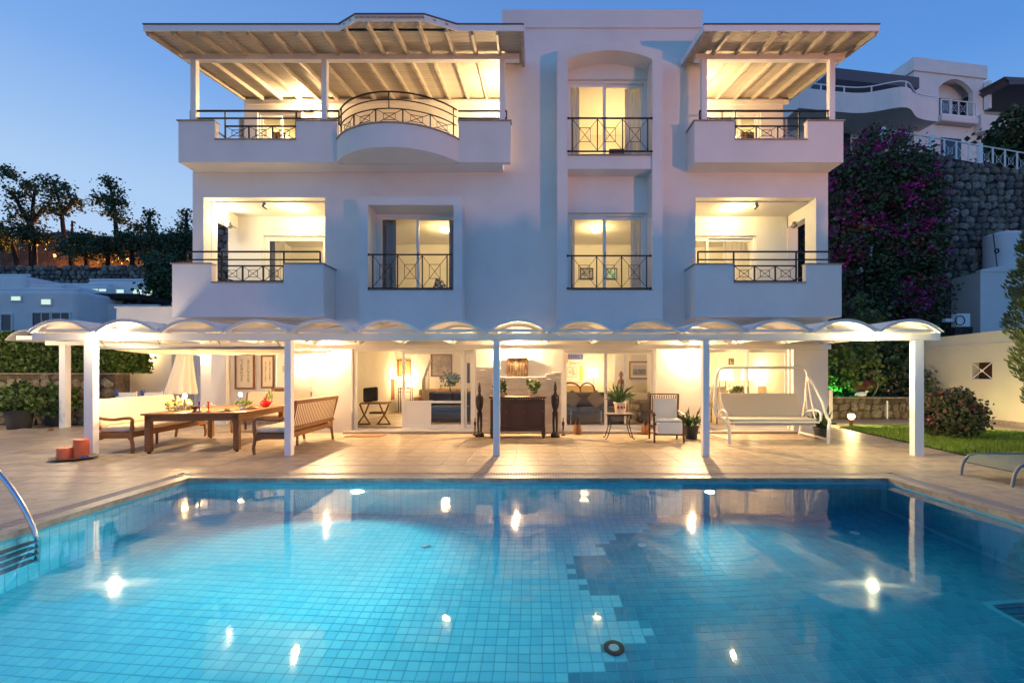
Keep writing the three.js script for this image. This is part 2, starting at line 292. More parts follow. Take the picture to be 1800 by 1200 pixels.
  // underwater lamps, set in the far wall
  for (const [px, pow, s] of [[630, 46, .10], [1245, 11, .07]]) {
    const x = X(px, PD1), y = WATER - .38;
    const l = put(pool, 'underwater_light', latheG([[0, .02], [s, .02], [s, 0], [0, 0]], 24).rotateX(Math.PI / 2).translate(x, y, -PD1 + .018), glow(.7, 1, .95, px < 900 ? 9 : 4));
    put(l, 'light_bezel', ringG(s + .002, s + .035, .025).rotateX(Math.PI / 2).translate(x, y, -PD1 + .014), M.chrome);
    const p = new THREE.SpotLight(L(.72, 1, .93), pow, 0, 1.32, .7); p.position.set(x - pb[0], y - pb[1], -PD1 + .06 - pb[2]); p.target.position.set(x * .95 - pb[0], y - .55, -PD1 + 3 - pb[2]); p.castShadow = true; p.shadow.radius = 3; pool.add(p, p.target);
  }
  // water
  const water = put(scene, 'pool_water', boxG(PX0 - .005, PX1 + .005, BED - .005, WATER, PD0 - .005, PD1 + .005), new THREE.MeshPhysicalMaterial({ color: 0xffffff, transmission: 1, roughness: .045, ior: 1.33, thickness: 1, attenuationColor: L(.36, .84, .95), attenuationDistance: 4, bumpMap: at(tRipple, 4.2), bumpScale: .006 }));
  tag(water, 'still clear blue pool water mirroring the villa lights', null, null, 'structure');
}
// ladder
{
  const d0 = 4.42, t = thing('pool_ladder', 'polished steel pool ladder with sunken steps on the pool side', 'pool ladder', [PX0, 0, -4.1]);
  for (const d of [d0, d0 - .55]) put(t, 'handrail', tubeG([V(PX0 - .62, 0, -d), V(PX0 - .62, .48, -d), V(PX0 - .55, .62, -d), V(PX0 - .38, .62, -d), V(PX0 - .18, .42, -d), V(PX0 + .07, -.02, -d), V(PX0 + .10, -.2, -d), V(PX0 + .10, -.95, -d)], .022, 12, true), M.chrome);
  for (let k = 0; k < 4; k++) B(t, 'step', std(L(.05, .12, .16), { roughness: .5 }), PX0 + .05, PX0 + .15, -.26 - k * .2, -.235 - k * .2, d0 - .53, d0 - .02, .008);
}
// lawn, garden path
{
  const pts = [[X(1475, 12.7), 12.7], [X(1560, 10.5), 10.5], [X(1700, 8.25), 8.25], [X(1860, 6.8), 6.8], [13.3, 5.2], [13.3, 9], [12.5, 11.4], [X(1600, 12.9), 12.9]];
  const g = put(scene, 'lawn_bed', planG(poly(pts), -.05, .012), std(L(.045, .06, .018), { map: at(tStone, .6), roughness: 1 })); tag(g, 'soil bed under the mown lawn', null, null, 'structure');
  const inside = (x, d) => { let c = false; for (let i = 0, j = pts.length - 1; i < pts.length; j = i++) { const [xi, yi] = pts[i], [xj, yj] = pts[j]; if ((yi > d) !== (yj > d) && x < (xj - xi) * (d - yi) / (yj - yi) + xi) c = !c; } return c; };
  const r = rngOf(61), list = []; while (list.length < 42000) { const x = rr(7.4, 13.3, r), d = rr(5.2, 12.9, r); if (inside(x, d)) list.push([x, .008, -d, rr(.035, .075, r), 0, 1.3, 0, .09]); }
  tag(put(scene, 'lawn', leafGeo(list, r, .35), M.leaf(.20, .33, .03)), 'short mown bright green lawn beside the terrace', null, null, 'stuff');
  const path = put(scene, 'garden_path', planG(poly([[7.9, 13.0], [X(1600, 13.0), 13.0], [12.7, 11.5], [13.45, 9], [13.6, 9], [13.6, 15.6], [7.9, 15.6]]), -.05, .004), M.tiles[1]); tag(path, 'pale paved path behind the lawn', null, null, 'structure');
}

// ---------------------------------------------------------------- the villa
const XW = (px) => X(px, DW), YW = (py) => Y(py, DW);
const DB3 = DW / 1.051, DB2 = DW / 1.064, DS = DW - .48, DBACK = 17.2;
const villa = thing('villa', 'white three storey villa with balconies, canopies and glowing windows', 'villa', [0, 0, -DW]);
const HX0 = XW(338), HX1 = XW(1456), GX0 = XW(548), CX0 = XW(885), CX1 = XW(1232), TOP = YW(22), SLAB3 = 6.55, GCEIL = 2.45;
const door = [[XW(617), XW(836), .06, YW(612)], [XW(988), XW(1155), .06, YW(612)], [XW(1240), XW(1395), .06, YW(610)]];
const log = [[XW(357), XW(571), 2.9, YW(347)], [XW(1223), XW(1435), 2.9, YW(347)]];
const win2 = [X(646, DS), X(797, DS), Y(510, DS), Y(360, DS)], bay = [X(998, DS), X(1147, DS)], bay2 = [Y(510, DS), Y(376, DW + .1)], bay3 = [6.80, Y(143, DW + .1)];
{
  const outer = [[GX0, 0], [HX1, 0], [HX1, SLAB3], [CX1, SLAB3], [CX1, TOP], [CX0, TOP], [CX0, SLAB3], [HX0, SLAB3], [HX0, GCEIL + .05], [GX0, GCEIL + .05]];
  put(villa, 'front_wall', exG(poly(outer, [...door, ...log, win2, [...bay, ...bay2], [...bay, ...bay3]].map((h) => rectP(...h))), DW, DW + .28), M.wall);
  B(villa, 'parapet', M.wall, CX0 - .03, CX1 + .03, YW(50), TOP + .05, DW - .035, DW + .02);
  // side and rear walls, slabs
  B(villa, 'side_wall', M.wall, HX1 - .28, HX1, 0, 2.8, DW + .285, DBACK); B(villa, 'side_wall', M.wall, GX0, GX0 + .28, 0, GCEIL, DW + .285, DBACK);
  B(villa, 'side_wall', M.wall, HX0, HX0 + .28, GCEIL + .3, 6.5, 13.0, DBACK); B(villa, 'side_wall', M.wall, HX1 - .28, HX1, 2.81, 6.5, 12.75, DBACK);
  B(villa, 'rear_wall', M.wall, GX0, HX1, 0, GCEIL, DBACK + .002, DBACK + .28); B(villa, 'rear_wall', M.wall, HX0, HX1, GCEIL + .3, 10, DBACK + .002, DBACK + .28);
  B(villa, 'floor_slab', M.wall, HX0, HX1, GCEIL + .005, 2.85, DW + .282, DBACK); B(villa, 'floor_slab', M.wall, HX0, HX1, 5.92, 6.5, DW + .282, DBACK);
  B(villa, 'roof_slab', M.wall, CX0 + .3, CX1 - .3, 9.5, 9.75, DW + .29, DBACK); B(villa, 'side_wall', M.wall, CX0, CX0 + .28, 6.5, TOP - .1, DW + .285, 13.5); B(villa, 'side_wall', M.wall, CX1 - .28, CX1, 6.5, TOP - .1, DW + .285, 13.5);
  B(villa, 'roof_slab', M.wall, HX0, CX0, 9.75, 9.95, 13.6, DBACK); B(villa, 'roof_slab', M.wall, CX1, HX1, 9.75, 9.95, 13.6, DBACK);
  B(villa, 'side_wall', M.wall, HX0, HX0 + .28, 6.51, 9.74, 13.79, DBACK); B(villa, 'side_wall', M.wall, HX1 - .28, HX1, 6.51, 9.74, 13.79, DBACK);
  B(villa, 'ground_slab', M.marble, GX0 + .29, HX1 - .29, -.04, .055, DW + .03, DBACK);
  B(villa, 'door_step', M.marble, door[0][0] - .15, door[0][1] + .1, 0, .05, DW - .16, DW - .004, .01); B(villa, 'door_step', M.marble, door[1][0] - .08, door[2][1] + .1, 0, .05, DW - .16, DW - .004, .01);
  // surround of the square window and the tall arched bay
  const sx = [X(631, DS), X(812, DS)], sy = Y(345, DS);
  put(villa, 'window_surround', exG(poly(rectP(sx[0], sx[1], 2.5, sy), [rectP(...win2)]), DS, DW - .002), M.wall);
  const ox = [X(980, DS), X(1165, DS)], oy = Y(97, DS), op = Y(73, DS), iy = Y(110, DS), ip = Y(88, DS), arc = (x0, x1, y, p, n = 18) => Array.from({ length: n + 1 }, (_, i) => { const t = i / n; return [x1 + (x0 - x1) * t, y + (p - y) * Math.sin(Math.PI * (.06 + .88 * t)) ** .75]; });
  put(villa, 'arched_bay', exG(poly([[ox[0], 2.5], [ox[1], 2.5], ...arc(...ox, oy, op)], [[[bay[0], bay2[0]], [bay[1], bay2[0]], ...arc(bay[0], bay[1], iy, ip)]]), DS, DW - .002), M.wall);
  B(villa, 'bay_slab', M.wall, bay[0] + .003, bay[1] - .003, Y(295, DS), Y(272, DS), DS + .05, DW - .003);
  B(villa, 'sill', M.marble, bay[0] + .004, bay[1] - .004, Y(272, DS) + .001, Y(270, DS) + .012, DS + .035, DW - .004); B(villa, 'sill', M.marble, bay[0] + .004, bay[1] - .004, bay2[0] + .001, bay2[0] + .025, DS - .02, DW - .004); B(villa, 'sill', M.marble, win2[0] + .004, win2[1] - .004, win2[2] + .001, win2[2] + .025, DS - .02, DW - .004);
}
// sliding windows: frame, two sashes, panes
function sliding(x0, x1, y0, y1, d, split = .5, extra = []) {
  const w = sub(villa, 'window'), f = .055, xm = x0 + (x1 - x0) * split;
  put(w, 'frame', exG(poly(rectP(x0 + .002, x1 - .002, y0 + .002, y1 - .002), [rectP(x0 + f, x1 - f, y0 + f * .8, y1 - f)]), d, d + .12, .004), M.paint);
  const sash = (a, b, dd) => { put(w, 'sash', exG(poly(rectP(a, b, y0 + .045, y1 - .056), [rectP(a + .065, b - .065, y0 + .12, y1 - .13)]), dd, dd + .04, .003), M.paint); B(w, 'pane', M.glass, a + .06, b - .06, y0 + .115, y1 - .125, dd + .018, dd + .022); };
  sash(x0 + f + .002, xm + .035, d + .02); sash(xm - .035, x1 - f - .002, d + .066);
  B(w, 'handle', M.greyMetal, xm + .0, xm + .02, (y0 + y1) / 2 - .12, (y0 + y1) / 2 + .06, d - .012, d + .018);
  return w;
}
sliding(...win2, DW + .16); sliding(...bay, ...bay2, DW + .08, .48); sliding(...bay, ...bay3, DW + .08, .48);
{ // ground floor: the left leaf of the first door stands open
  const [x0, x1, y0, y1] = door[0], w = sub(villa, 'window'), f = .06, d = DW + .1;
  const xm0 = X(706, d), xm1 = X(812, d);
  put(w, 'frame', exG(poly(rectP(x0 + .02, x1 - .03, y0 + .002, y1 - .004), [rectP(x0 + .02 + f, x1 - .03 - f, y0 + .035, y1 - f)]), d, d + .13, .004), M.paint);
  const ym = Y(707, d), ym1 = Y(752, d);
  put(w, 'sash', exG(poly(rectP(xm0, xm1 + .05, y0 + .04, y1 - .062), [rectP(xm0 + .07, xm1 - .03, ym + .035, y1 - .14), rectP(xm0 + .07, xm1 - .03, y0 + .12, ym - .02)]), d + .02, d + .06, .003), M.paint);
  B(w, 'pane', M.glass, xm0 + .065, xm1 - .025, ym + .03, y1 - .135, d + .038, d + .042); B(w, 'pane', M.glass, X(757, d) + .004, xm1 - .025, y0 + .115, ym - .015, d + .038, d + .042);
  B(w, 'door_panel', M.paint, xm0 + .066, X(757, d), y0 + .113, ym - .012, d + .03, d + .05);
  put(w, 'sash', exG(poly(rectP(xm1 + .055, x1 - .095, y0 + .04, y1 - .062), [rectP(xm1 + .11, x1 - .15, y0 + .12, y1 - .14)]), d + .066, d + .106, .003), M.paint); B(w, 'pane', M.glass, xm1 + .105, x1 - .145, y0 + .115, y1 - .135, d + .084, d + .088);
}
sliding(...door[1], DW + .1, .47); sliding(...door[2], DW + .1, .5);
{ const b = door[1], d = DW + .19, x = X(1100, d); B(villa, 'window_mullion', M.paint, x - .025, x + .025, .2, b[3] - .15, d + .035, d + .07); }

// rooms behind the glass
function room(x0, x1, y0, y1, d0, d1, wallMat = M.inner, floorMat = M.tiles[0]) {
  const t = .05;
  B(villa, 'room_floor', floorMat, x0, x1, y0 - t, y0, d0, d1); B(villa, 'room_ceiling', wallMat, x0, x1, y1, y1 + t, d0, d1);
  B(villa, 'room_wall', wallMat, x0 - t, x0, y0 - t, y1 + t, d0, d1); B(villa, 'room_wall', wallMat, x1, x1 + t, y0 - t, y1 + t, d0, d1);
  B(villa, 'room_wall', wallMat, x0 - t, x1 + t, y0 - t, y1 + t, d1 + .001, d1 + t);
}
const RB = 16.4;
room(-4.95, 3.75, .12, 2.38, DW + .3, RB); room(3.95, 7.1, .12, 2.38, DW + .3, 15.2);
room(-4.6, -1.3, 3.0, 5.82, DW + .3, 15.3); room(.2, 3.5, 3.0, 5.82, DW + .3, 15.3); room(.1, 3.9, 6.62, 9.35, DW + .3, 15.0);

// loggias of the first floor
for (const [x0, x1, , y1, side] of [[...log[0], -1], [...log[1], 1]]) {
  const out = side < 0 ? HX0 : HX1, inn = side < 0 ? x1 : x0, fy = 2.98, cy = 5.9, db = 12.78;
  B(villa, 'loggia_ceiling', M.wall, x0 - .28, x1 + .28, cy, cy + .015, DW + .281, db); B(villa, 'loggia_floor', M.tiles[2], x0 - .28, x1 + .28, fy - .1, fy, DW + .02, db);
  B(villa, 'loggia_wall', M.wall, inn + (side < 0 ? 0 : -.2), inn + (side < 0 ? .2 : 0), fy, cy, DW + .281, db + .2);
  // corner pier and side beam leave the flank open to the garden
  const pa = side < 0 ? HX0 + .003 : HX1 - .28, pb = pa + .277;
  B(villa, 'corner_pier', M.wall, pa, pb, 2.86, cy, DW + .281, DW + .5); B(villa, 'side_beam', M.wall, pa, pb, cy - .32, cy - .001, DW + .5, db); B(villa, 'side_parapet', M.wall, pa, pb, 2.86, 3.55, DW + .5, db);
  // rear wall with a sliding door
  const dx = side < 0 ? [X(462, db), x1 - .004] : [x0 + .004, X(1330, db)], dy = [fy + .02, Y(414, db)];
  put(villa, 'loggia_wall', exG(poly(rectP(side < 0 ? pa : x0 - .2, side < 0 ? x1 + .2 : pb, 2.86, cy), [rectP(...dx, ...dy)]), db, db + .2), M.wall);
  sliding(...dx, ...dy, db + .05, side < 0 ? .72 : .38);
  const rx = side < 0 ? [HX0 + .35, x1] : [x0, HX1 - .35]; room(rx[0], rx[1], 3.0, 5.8, db + .22, 15.5);
  const rd = (side < 0 ? pa : pb) + (side < 0 ? .14 : -.14);
  const r = sub(villa, 'railing'); for (const y of [3.72, 3.9, 4.1]) put(r, 'rail', beamG(V(rd, y, -(DW + .5)), V(rd, y, -db), .03, .03), M.iron);
}

// balcony fronts
const motif = (p, q, h) => {                               // one crossed panel of ironwork between two posts
  const lerp = (s, t) => V(p.x + (q.x - p.x) * s, p.y + h * t, p.z + (q.z - p.z) * s), g = [], w = .011, a = .28, b = .72;
  for (const [s0, t0, s1, t1] of [[0, 0, 1, 1], [0, 1, 1, 0], [a, a, b, a], [b, a, b, b], [b, b, a, b], [a, b, a, a]]) g.push(beamG(lerp(s0, t0), lerp(s1, t1), w, w));
  return merge(g);
};
function balcony(front, d, x0, x1, y0, y1, notch, ny, inner, chamfer) {
  const dd = .14;
  put(villa, 'balcony_front', exG(poly([[x0, y0], [x1, y0], [x1, y1], [notch[1], y1], [notch[1], ny], [notch[0], ny], [notch[0], y1], [x0, y1]]), d, d + dd), M.wall);
  for (const [a, b, y] of [[x0 - .03, notch[0] + .01, y1], [notch[0] + .004, notch[1] - .004, ny], [notch[1] - .01, x1 + .03, y1]]) B(villa, 'coping', M.marble, a, b, y + .001, y + .028, d - .03, d + dd + .03);
  B(villa, 'balcony_slab', M.wall, x0, x1, y0 + .001, y0 + .16, d + dd + .001, DW - .002);
  for (const [x, s] of [[x0, 1], [x1, -1]]) { B(villa, 'balcony_side', M.wall, x, x + s * dd, y0 + .162, y1, d + dd + .001, DW - .002); B(villa, 'coping', M.marble, x - s * .03, x + s * (dd + .03), y1 + .001, y1 + .028, d + dd + .032, DW - .003); }
}
function straightRail(d, xs, xe, notch, y) {               // y: top, second, third, bottom heights
  const r = sub(villa, 'railing'), z = -(d + .07);
  put(r, 'rail', beamG(V(xs, y[0], z), V(xe, y[0], z), .042, .034), M.iron); put(r, 'rail', beamG(V(xs, y[1], z), V(xe, y[1], z), .03, .03), M.iron);
  for (const x of [xs, xe]) put(r, 'post', beamG(V(x, y[1] - .16, z), V(x, y[0], z), .03, .03), M.iron);
  const [a, b] = [notch[0] + .03, notch[1] - .03];
  put(r, 'rail', beamG(V(a, y[2], z), V(b, y[2], z), .03, .03), M.iron); put(r, 'rail', beamG(V(a, y[3], z), V(b, y[3], z), .03, .03), M.iron);
  for (let k = 0; k < 4; k++) { const x = a + (b - a) * k / 3; put(r, 'post', beamG(V(x, y[3] - .04, z), V(x, k % 3 ? y[2] : y[0], z), .03, .03), M.iron); if (k < 3) put(r, 'lattice', motif(V(x, y[3], z), V(a + (b - a) * (k + 1) / 3, y[3], z), y[2] - y[3]), M.iron); }
  return r;
}
const X2 = (px) => X(px, DB2), Y2 = (py) => Y(py, DB2), X3 = (px) => X(px, DB3), Y3 = (py) => Y(py, DB3);
const R2 = [Y2(441), Y2(455), Y2(466), Y2(493)], R3 = [Y3(192), Y3(205), Y3(219), Y3(243)];
balcony('b2', DB2, X2(302), X2(568), Y2(557), Y2(464), [X2(371), X2(498)], Y2(497)); straightRail(DB2, X2(325), X2(560), [X2(384), X2(498)], R2);
balcony('b2', DB2, X2(1222), X2(1480), Y2(557), Y2(465), [X2(1290), X2(1417)], Y2(497)); straightRail(DB2, X2(1229), X2(1463), [X2(1290), X2(1405)], R2);
balcony('b3', DB3, X3(1221), X3(1483), Y3(285), Y3(213), [X3(1292), X3(1420)], Y3(246)); straightRail(DB3, X3(1232), X3(1460), [X3(1292), X3(1410)], R3);
// the wide top balcony with a bowed middle
{
  const d = DB3, dd = .14, y0 = Y3(285), y1 = Y3(213), ny = Y3(246), x0 = X3(313), x1 = X3(897), n0 = X3(377), n1 = X3(520), b0 = X3(592), b1 = X3(806), sag = .74;
  put(villa, 'balcony_front', exG(poly([[x0, y0], [b0, y0], [b0, y1], [n1, y1], [n1, ny], [n0, ny], [n0, y1], [x0, y1]]), d, d + dd), M.wall);
  put(villa, 'balcony_front', exG(poly(rectP(b1, x1, y0, y1)), d, d + dd), M.wall);
  for (const [a, b, y] of [[x0 - .03, n0 + .01, y1], [n0 + .004, n1 - .004, ny], [n1 - .01, b0 + .02, y1], [b1 - .02, x1 + .03, y1]]) B(villa, 'coping', M.marble, a, b, y + .001, y + .028, d - .03, d + dd + .03);
  B(villa, 'balcony_side', M.wall, x0, x0 + dd, y0, y1, d + dd + .001, DW + 2.2); B(villa, 'coping', M.marble, x0 - .03, x0 + dd + .03, y1 + .001, y1 + .028, d + dd + .032, DW + 2.2);
  B(villa, 'balcony_slab', M.wall, x0 + .145, CX0 - .002, y0 + .001, y0 + .15, d + dd + .001, DW - .002);
  const half = (b1 - b0) / 2, R = (half * half + sag * sag) / (2 * sag), cx = (b0 + b1) / 2, cd = d - sag + R, an = Math.asin(half / R);
  const arcP = (r, n = 28, k = 1) => Array.from({ length: n + 1 }, (_, i) => { const a = (-an + 2 * an * i / n) * k; return [cx + r * Math.sin(a), cd - r * Math.cos(a)]; });
  put(villa, 'bow_front', planG(poly([...arcP(R), ...arcP(R - dd).reverse()]), y0, ny), M.wall);
  put(villa, 'coping', planG(poly([...arcP(R + .03), ...arcP(R - dd - .03).reverse()]), ny + .001, ny + .03), M.marble);
  put(villa, 'bow_slab', planG(poly(arcP(R - dd - .002)), y0 + .002, y0 + .15), M.wall);
  const r = straightRail(DB3, X3(331), b0 + .02, [X3(390), X3(520)], R3);
  const bow = sub(villa, 'railing'), Ra = R - .07, pt = (t, y) => { const a = -an + 2 * an * t; return V(cx + Ra * Math.sin(a), y, -(cd - Ra * Math.cos(a))); };
  const ys = [R3[0] + .01, R3[1] + .01, R3[2], R3[3]];
  ys.forEach((y, i) => put(bow, 'rail', tubeG(Array.from({ length: 25 }, (_, k) => pt(k / 24, y)), i ? .015 : .02, 6), M.iron));
  for (let k = 0; k < 6; k++) { const t = .03 + .94 * k / 5, tall = k === 0 || k === 5 ; put(bow, 'post', beamG(pt(t, ys[3] - .05), pt(t, tall ? ys[0] : ys[2]), .028, .028), M.iron); if (k < 5) put(bow, 'lattice', motif(pt(t, ys[3]), pt(t + .188, ys[3]), ys[2] - ys[3]), M.iron); }
  put(bow, 'post', beamG(pt(.5, ys[2]), pt(.5, ys[0]), .024, .024), M.iron);
  const rr2 = sub(villa, 'railing'), z = -(d + .07); for (const y of [R3[0], R3[1]]) put(rr2, 'rail', beamG(V(b1 - .02, y, z), V(X3(890), y, z), .036, .03), M.iron); put(rr2, 'post', beamG(V(X3(890), R3[1] - .16, z), V(X3(890), R3[0], z), .03, .03), M.iron);
  const sr = sub(villa, 'railing'); for (const y of [R3[0], R3[1]]) put(sr, 'rail', beamG(V(X3(331), y, z), V(X3(331), y, -13.4), .034, .03), M.iron);
}
// Juliet railings before the three windows
function juliet(x0, x1, y0, y1, d) {
  const r = sub(villa, 'railing'), z = -d;
  for (const y of [y0, y1]) { put(r, 'rail', beamG(V(x0 - .02, y, z), V(x1 + .02, y, z), .034, .03), M.iron); for (const x of [x0 - .015, x1 + .015]) put(r, 'rail_end', new THREE.SphereGeometry(.03, 10, 8).translate(x, y, z), M.iron); }
  const a = x0 + .08, b = x1 - .08;
  for (let k = 0; k < 4; k++) { const x = a + (b - a) * k / 3; put(r, 'post', beamG(V(x, y0, z), V(x, y1, z), .026, .026), M.iron); if (k < 3) put(r, 'lattice', motif(V(x, y0 + .02, z), V(a + (b - a) * (k + 1) / 3, y0 + .02, z), y1 - y0 - .04), M.iron); }
}
juliet(X(650, DS), X(792, DS), Y(507, DS), Y(448, DS), DS - .03); juliet(X(999, DS), X(1142, DS), Y(507, DS), Y(450, DS), DS - .03); juliet(X(1000, DS), X(1144, DS), Y(267, DS), Y(209, DS), DS - .03);

// timber canopies over the roof terraces
const soffit = (d) => 9.22 + .173 * (d - DB3);
function canopy(x0, x1, postsPx, bulge) {
  const c = sub(villa, 'terrace_canopy'), dF = 10.0, dR = 13.75, z = (d) => -d, zb = -DB3 - .07;
  const front = (x) => { if (!bulge) return dF; const [a, b, e, f] = bulge; return x <= a || x >= f ? dF : x >= b && x <= e ? 9.64 : x < b ? dF + (9.64 - dF) * (x - a) / (b - a) : 9.64 + (dF - 9.64) * (x - e) / (f - e); };
  const w = .135; let k = 0;
  for (let d = dR; d > 9.6; d -= w, k++) {                 // one board after the other, from the wall to the eave
    const a = d - w + .006, xs = [x0, x1];
    if (bulge && d <= dF + .001) { const [p, q, s, t] = bulge, m = Math.min(1, (dF - d + w / 2) / (dF - 9.64)); xs[0] = p + (q - p) * m; xs[1] = t + (s - t) * m; } else if (d - w < dF - .001) continue;
    put(c, 'plank', merge([beamG(V(xs[0], soffit(d - w / 2) + .012, -(d - w / 2)), V(xs[1], soffit(d - w / 2) + .012, -(d - w / 2)), w - .006, .02).rotateX(0)]), M.plank[k % 3]);
  }
  const n = Math.round((x1 - x0) / .56);
  for (let i = 0; i <= n; i++) { const x = x0 + .03 + (x1 - x0 - .06) * i / n, f = front(x) + .04; put(c, 'rafter', beamG(V(x, soffit(f) - .055, -f), V(x, soffit(dR) - .055, -dR), .06, .11), M.plank[i % 3]); }
  put(c, 'beam', beamG(V(x0 + .15, 9.09, zb), V(x1 - .12, 9.09, zb), .13, .135), M.paint);
  put(c, 'wall_plate', beamG(V(x0 + .05, soffit(13.45) - .16, -13.44), V(x1 - .05, soffit(13.45) - .16, -13.44), .08, .12), M.paint);
  for (const px of postsPx) { const x = X(px, DB3 + .07); B(c, 'post', M.paint, x - .065, x + .065, Y3(213) + .03, 9.02, DB3 + .005, DB3 + .135, .008); }
  const pts = bulge ? [[x0, dF], [bulge[0], dF], [bulge[1], 9.64], [bulge[2], 9.64], [bulge[3], dF], [x1, dF]] : [[x0, dF], [x1, dF]];
  for (let i = 0; i < pts.length - 1; i++) { const a = pts[i], b = pts[i + 1]; put(c, 'fascia', beamG(V(a[0], soffit(a[1]) + .01, -a[1] + .012), V(b[0], soffit(b[1]) + .01, -b[1] + .012), .024, .13), M.paint); put(c, 'roof_edge', beamG(V(a[0] - .01, soffit(a[1]) + .085, -a[1] + .0), V(b[0] + .01, soffit(b[1]) + .085, -b[1] + .0), .09, .022), M.slate); }
  for (const x of [x0 - .012, x1 + .012]) put(c, 'fascia', beamG(V(x, soffit(dF) + .005, -dF), V(x, soffit(dR) + .005, -dR), .022, .13), M.paint);
  const rg = new THREE.BufferGeometry(); const q = [...pts, [x1, dR], [x0, dR]];
  const sh = new THREE.ShapeGeometry(poly(q)); const pa = sh.attributes.position; for (let i = 0; i < pa.count; i++) { const x = pa.getX(i), d = pa.getY(i); pa.setXYZ(i, x, soffit(d) + .075, -d); } sh.computeVertexNormals();
  put(c, 'roof_covering', uvm(sh), M.slate);
}
canopy(X(253, 10), X(920, 10), [342, 571, 883], [X(597, 10), X(625, 9.64), X(746, 9.64), X(803, 10)]);
canopy(X(1237, 10), X(1545, 10), [1237, 1461]);
// terrace rear walls with doors
for (const [a, b, px] of [[HX0, CX0, [452, 530]], [CX1, HX1, [1268, 1338]]]) {
  const d = 13.5, dx = px.map((p) => X(p, d)), y0 = 6.62, y1 = Y(196, d);
  put(villa, 'terrace_wall', exG(poly(rectP(a, b, 6.51, 9.74), [rectP(dx[0], dx[1], y0, y1)]), d, d + .28), M.wall);
  B(villa, 'terrace_floor', M.tiles[1], a < 0 ? a : a, b, 6.51, 6.6, DW + .03, d - .002); sliding(dx[0], dx[1], y0, y1, d + .06); room(dx[0] - .7, dx[1] + .9, 6.62, 9.2, d + .3, 16);
}

// ---------------------------------------------------------------- pergola of barrel vaults along the ground floor
{
  const d0 = 8.33, t = thing('pergola', 'long white pergola roofed with a row of small barrel vaults', 'pergola', [0, 0, -d0]);
  const df = 8.0, dr = DW - .02, xs = X(45, df), xe = X(1661, df), n = 14, w = (xe - xs) / n, y0 = 2.235, rise = .225;
  for (const px of [160, 508, 873, 1240, 1612]) { const x = X(px, d0), h = px === 160 || px === 1612 ? .085 : .06; B(t, 'post', M.paint, x - h, x + h, 0, 2.095, d0 - .06, d0 + .06, .006); }
  B(t, 'beam', M.paint, X(60, d0), X(1650, d0), 2.1, 2.235, d0 - .05, d0 + .05, .006); B(t, 'beam', M.paint, GX0 + .02, X(1650, d0) , 2.1, 2.22, dr - .12, dr - .03, .006); B(t, 'beam', M.paint, X(60, d0), GX0 - .02, 2.1, 2.22, dr - .12, dr - .03, .006);
  for (let i = 0; i < n; i++) {
    const a = xs + i * w, half = w / 2, R = (half * half + rise * rise) / (2 * rise), an = Math.asin(half / R), cx = a + half, cy = y0 + rise - R;
    const arc = (r, k = 1, m = 14) => Array.from({ length: m + 1 }, (_, j) => { const q = (-an + 2 * an * j / m) * k; return [cx + r * Math.sin(q), cy + r * Math.cos(q)]; });
    const v = put(t, 'vault', exG(poly([...arc(R), ...arc(R - .012).reverse()]), df, dr), M.vault);
    for (const d of [df + .02, df + .95, df + 1.9, df + 2.85]) put(v, 'rib', exG(poly([...arc(R - .013, .97), ...arc(R - .05, .97).reverse()]), d, d + .04), M.paint);
    B(t, 'purlin', M.paint, a - .035, a + .035, y0 - .0, y0 + .06, df + .05, dr - .03);
    B(t, 'tie_bar', M.paint, a + .04, a + w - .04, 2.24, 2.295, df + .16, df + .2);
  }
}
// the lower vaulted carport behind, on one post
{
  const d = 12.6, t = thing('garden_shelter', 'small white vaulted shelter on a slim post by the hedge', 'shelter', [X(113, d), 0, -d]);
  B(t, 'post', M.paint, X(108, d), X(119, d), 0, Y(605, d), d - .08, d + .08, .006);
  B(t, 'beam', M.paint, X(82, d), X(205, d), Y(607, d), Y(599, d), d - .06, d + .06, .006); B(t, 'beam', M.paint, X(56, d), X(205, d), Y(599, d), Y(592, d), d - .4, d - .3, .006);
  for (const [a, b] of [[44, 113], [113, 182]]) { const x0 = X(a, d), x1 = X(b, d), half = (x1 - x0) / 2, rise = .27, R = (half * half + rise * rise) / (2 * rise), an = Math.asin(half / R), cx = (x0 + x1) / 2, cy = Y(600, d) + rise - R, arc = (r) => Array.from({ length: 15 }, (_, j) => { const q = -an + 2 * an * j / 14; return [cx + r * Math.sin(q), cy + r * Math.cos(q)]; });
    put(t, 'vault', exG(poly([...arc(R), ...arc(R - .012).reverse()]), d - .5, d + 2.6), M.vault); }
}

// ---------------------------------------------------------------- lamps
function wallLamp(x, y, d, label, power, color = WARM, size = .09, bright = 14) {        // glazed half-bowl on a back plate, on a wall that faces the pool
  const t = thing('wall_lamp', label, 'wall lamp', [x, y, -d], 'lamps on the house walls');
  B(t, 'back_plate', M.paint, x - size * .7, x + size * .7, y - size, y + size, d - .02, d - .001, .005);
  const b = put(t, 'lamp_glass', latheG([[.001, -size], [size * .6, -size * .8], [size, -.1 * size], [size * .9, size * .5], [size * .55, size * .9], [.001, size]], 20).scale(1, 1, .4).translate(x, y, -d + .022 + size * .4), glow(...color, bright));
  lamp(t, x, y, -d + .022 + size * .4, color, power, 1.2);
  return t;
}
wallLamp(X(575, DW), 2.06, DW, 'glowing wall lamp left of the open glass door', 42);
wallLamp(X(907, DW), 2.02, DW, 'glowing wall lamp above the carved relief panel', 48);
wallLamp(X(1215, DW), 2.06, DW, 'glowing wall lamp between the armchair and the swing seat', 52);
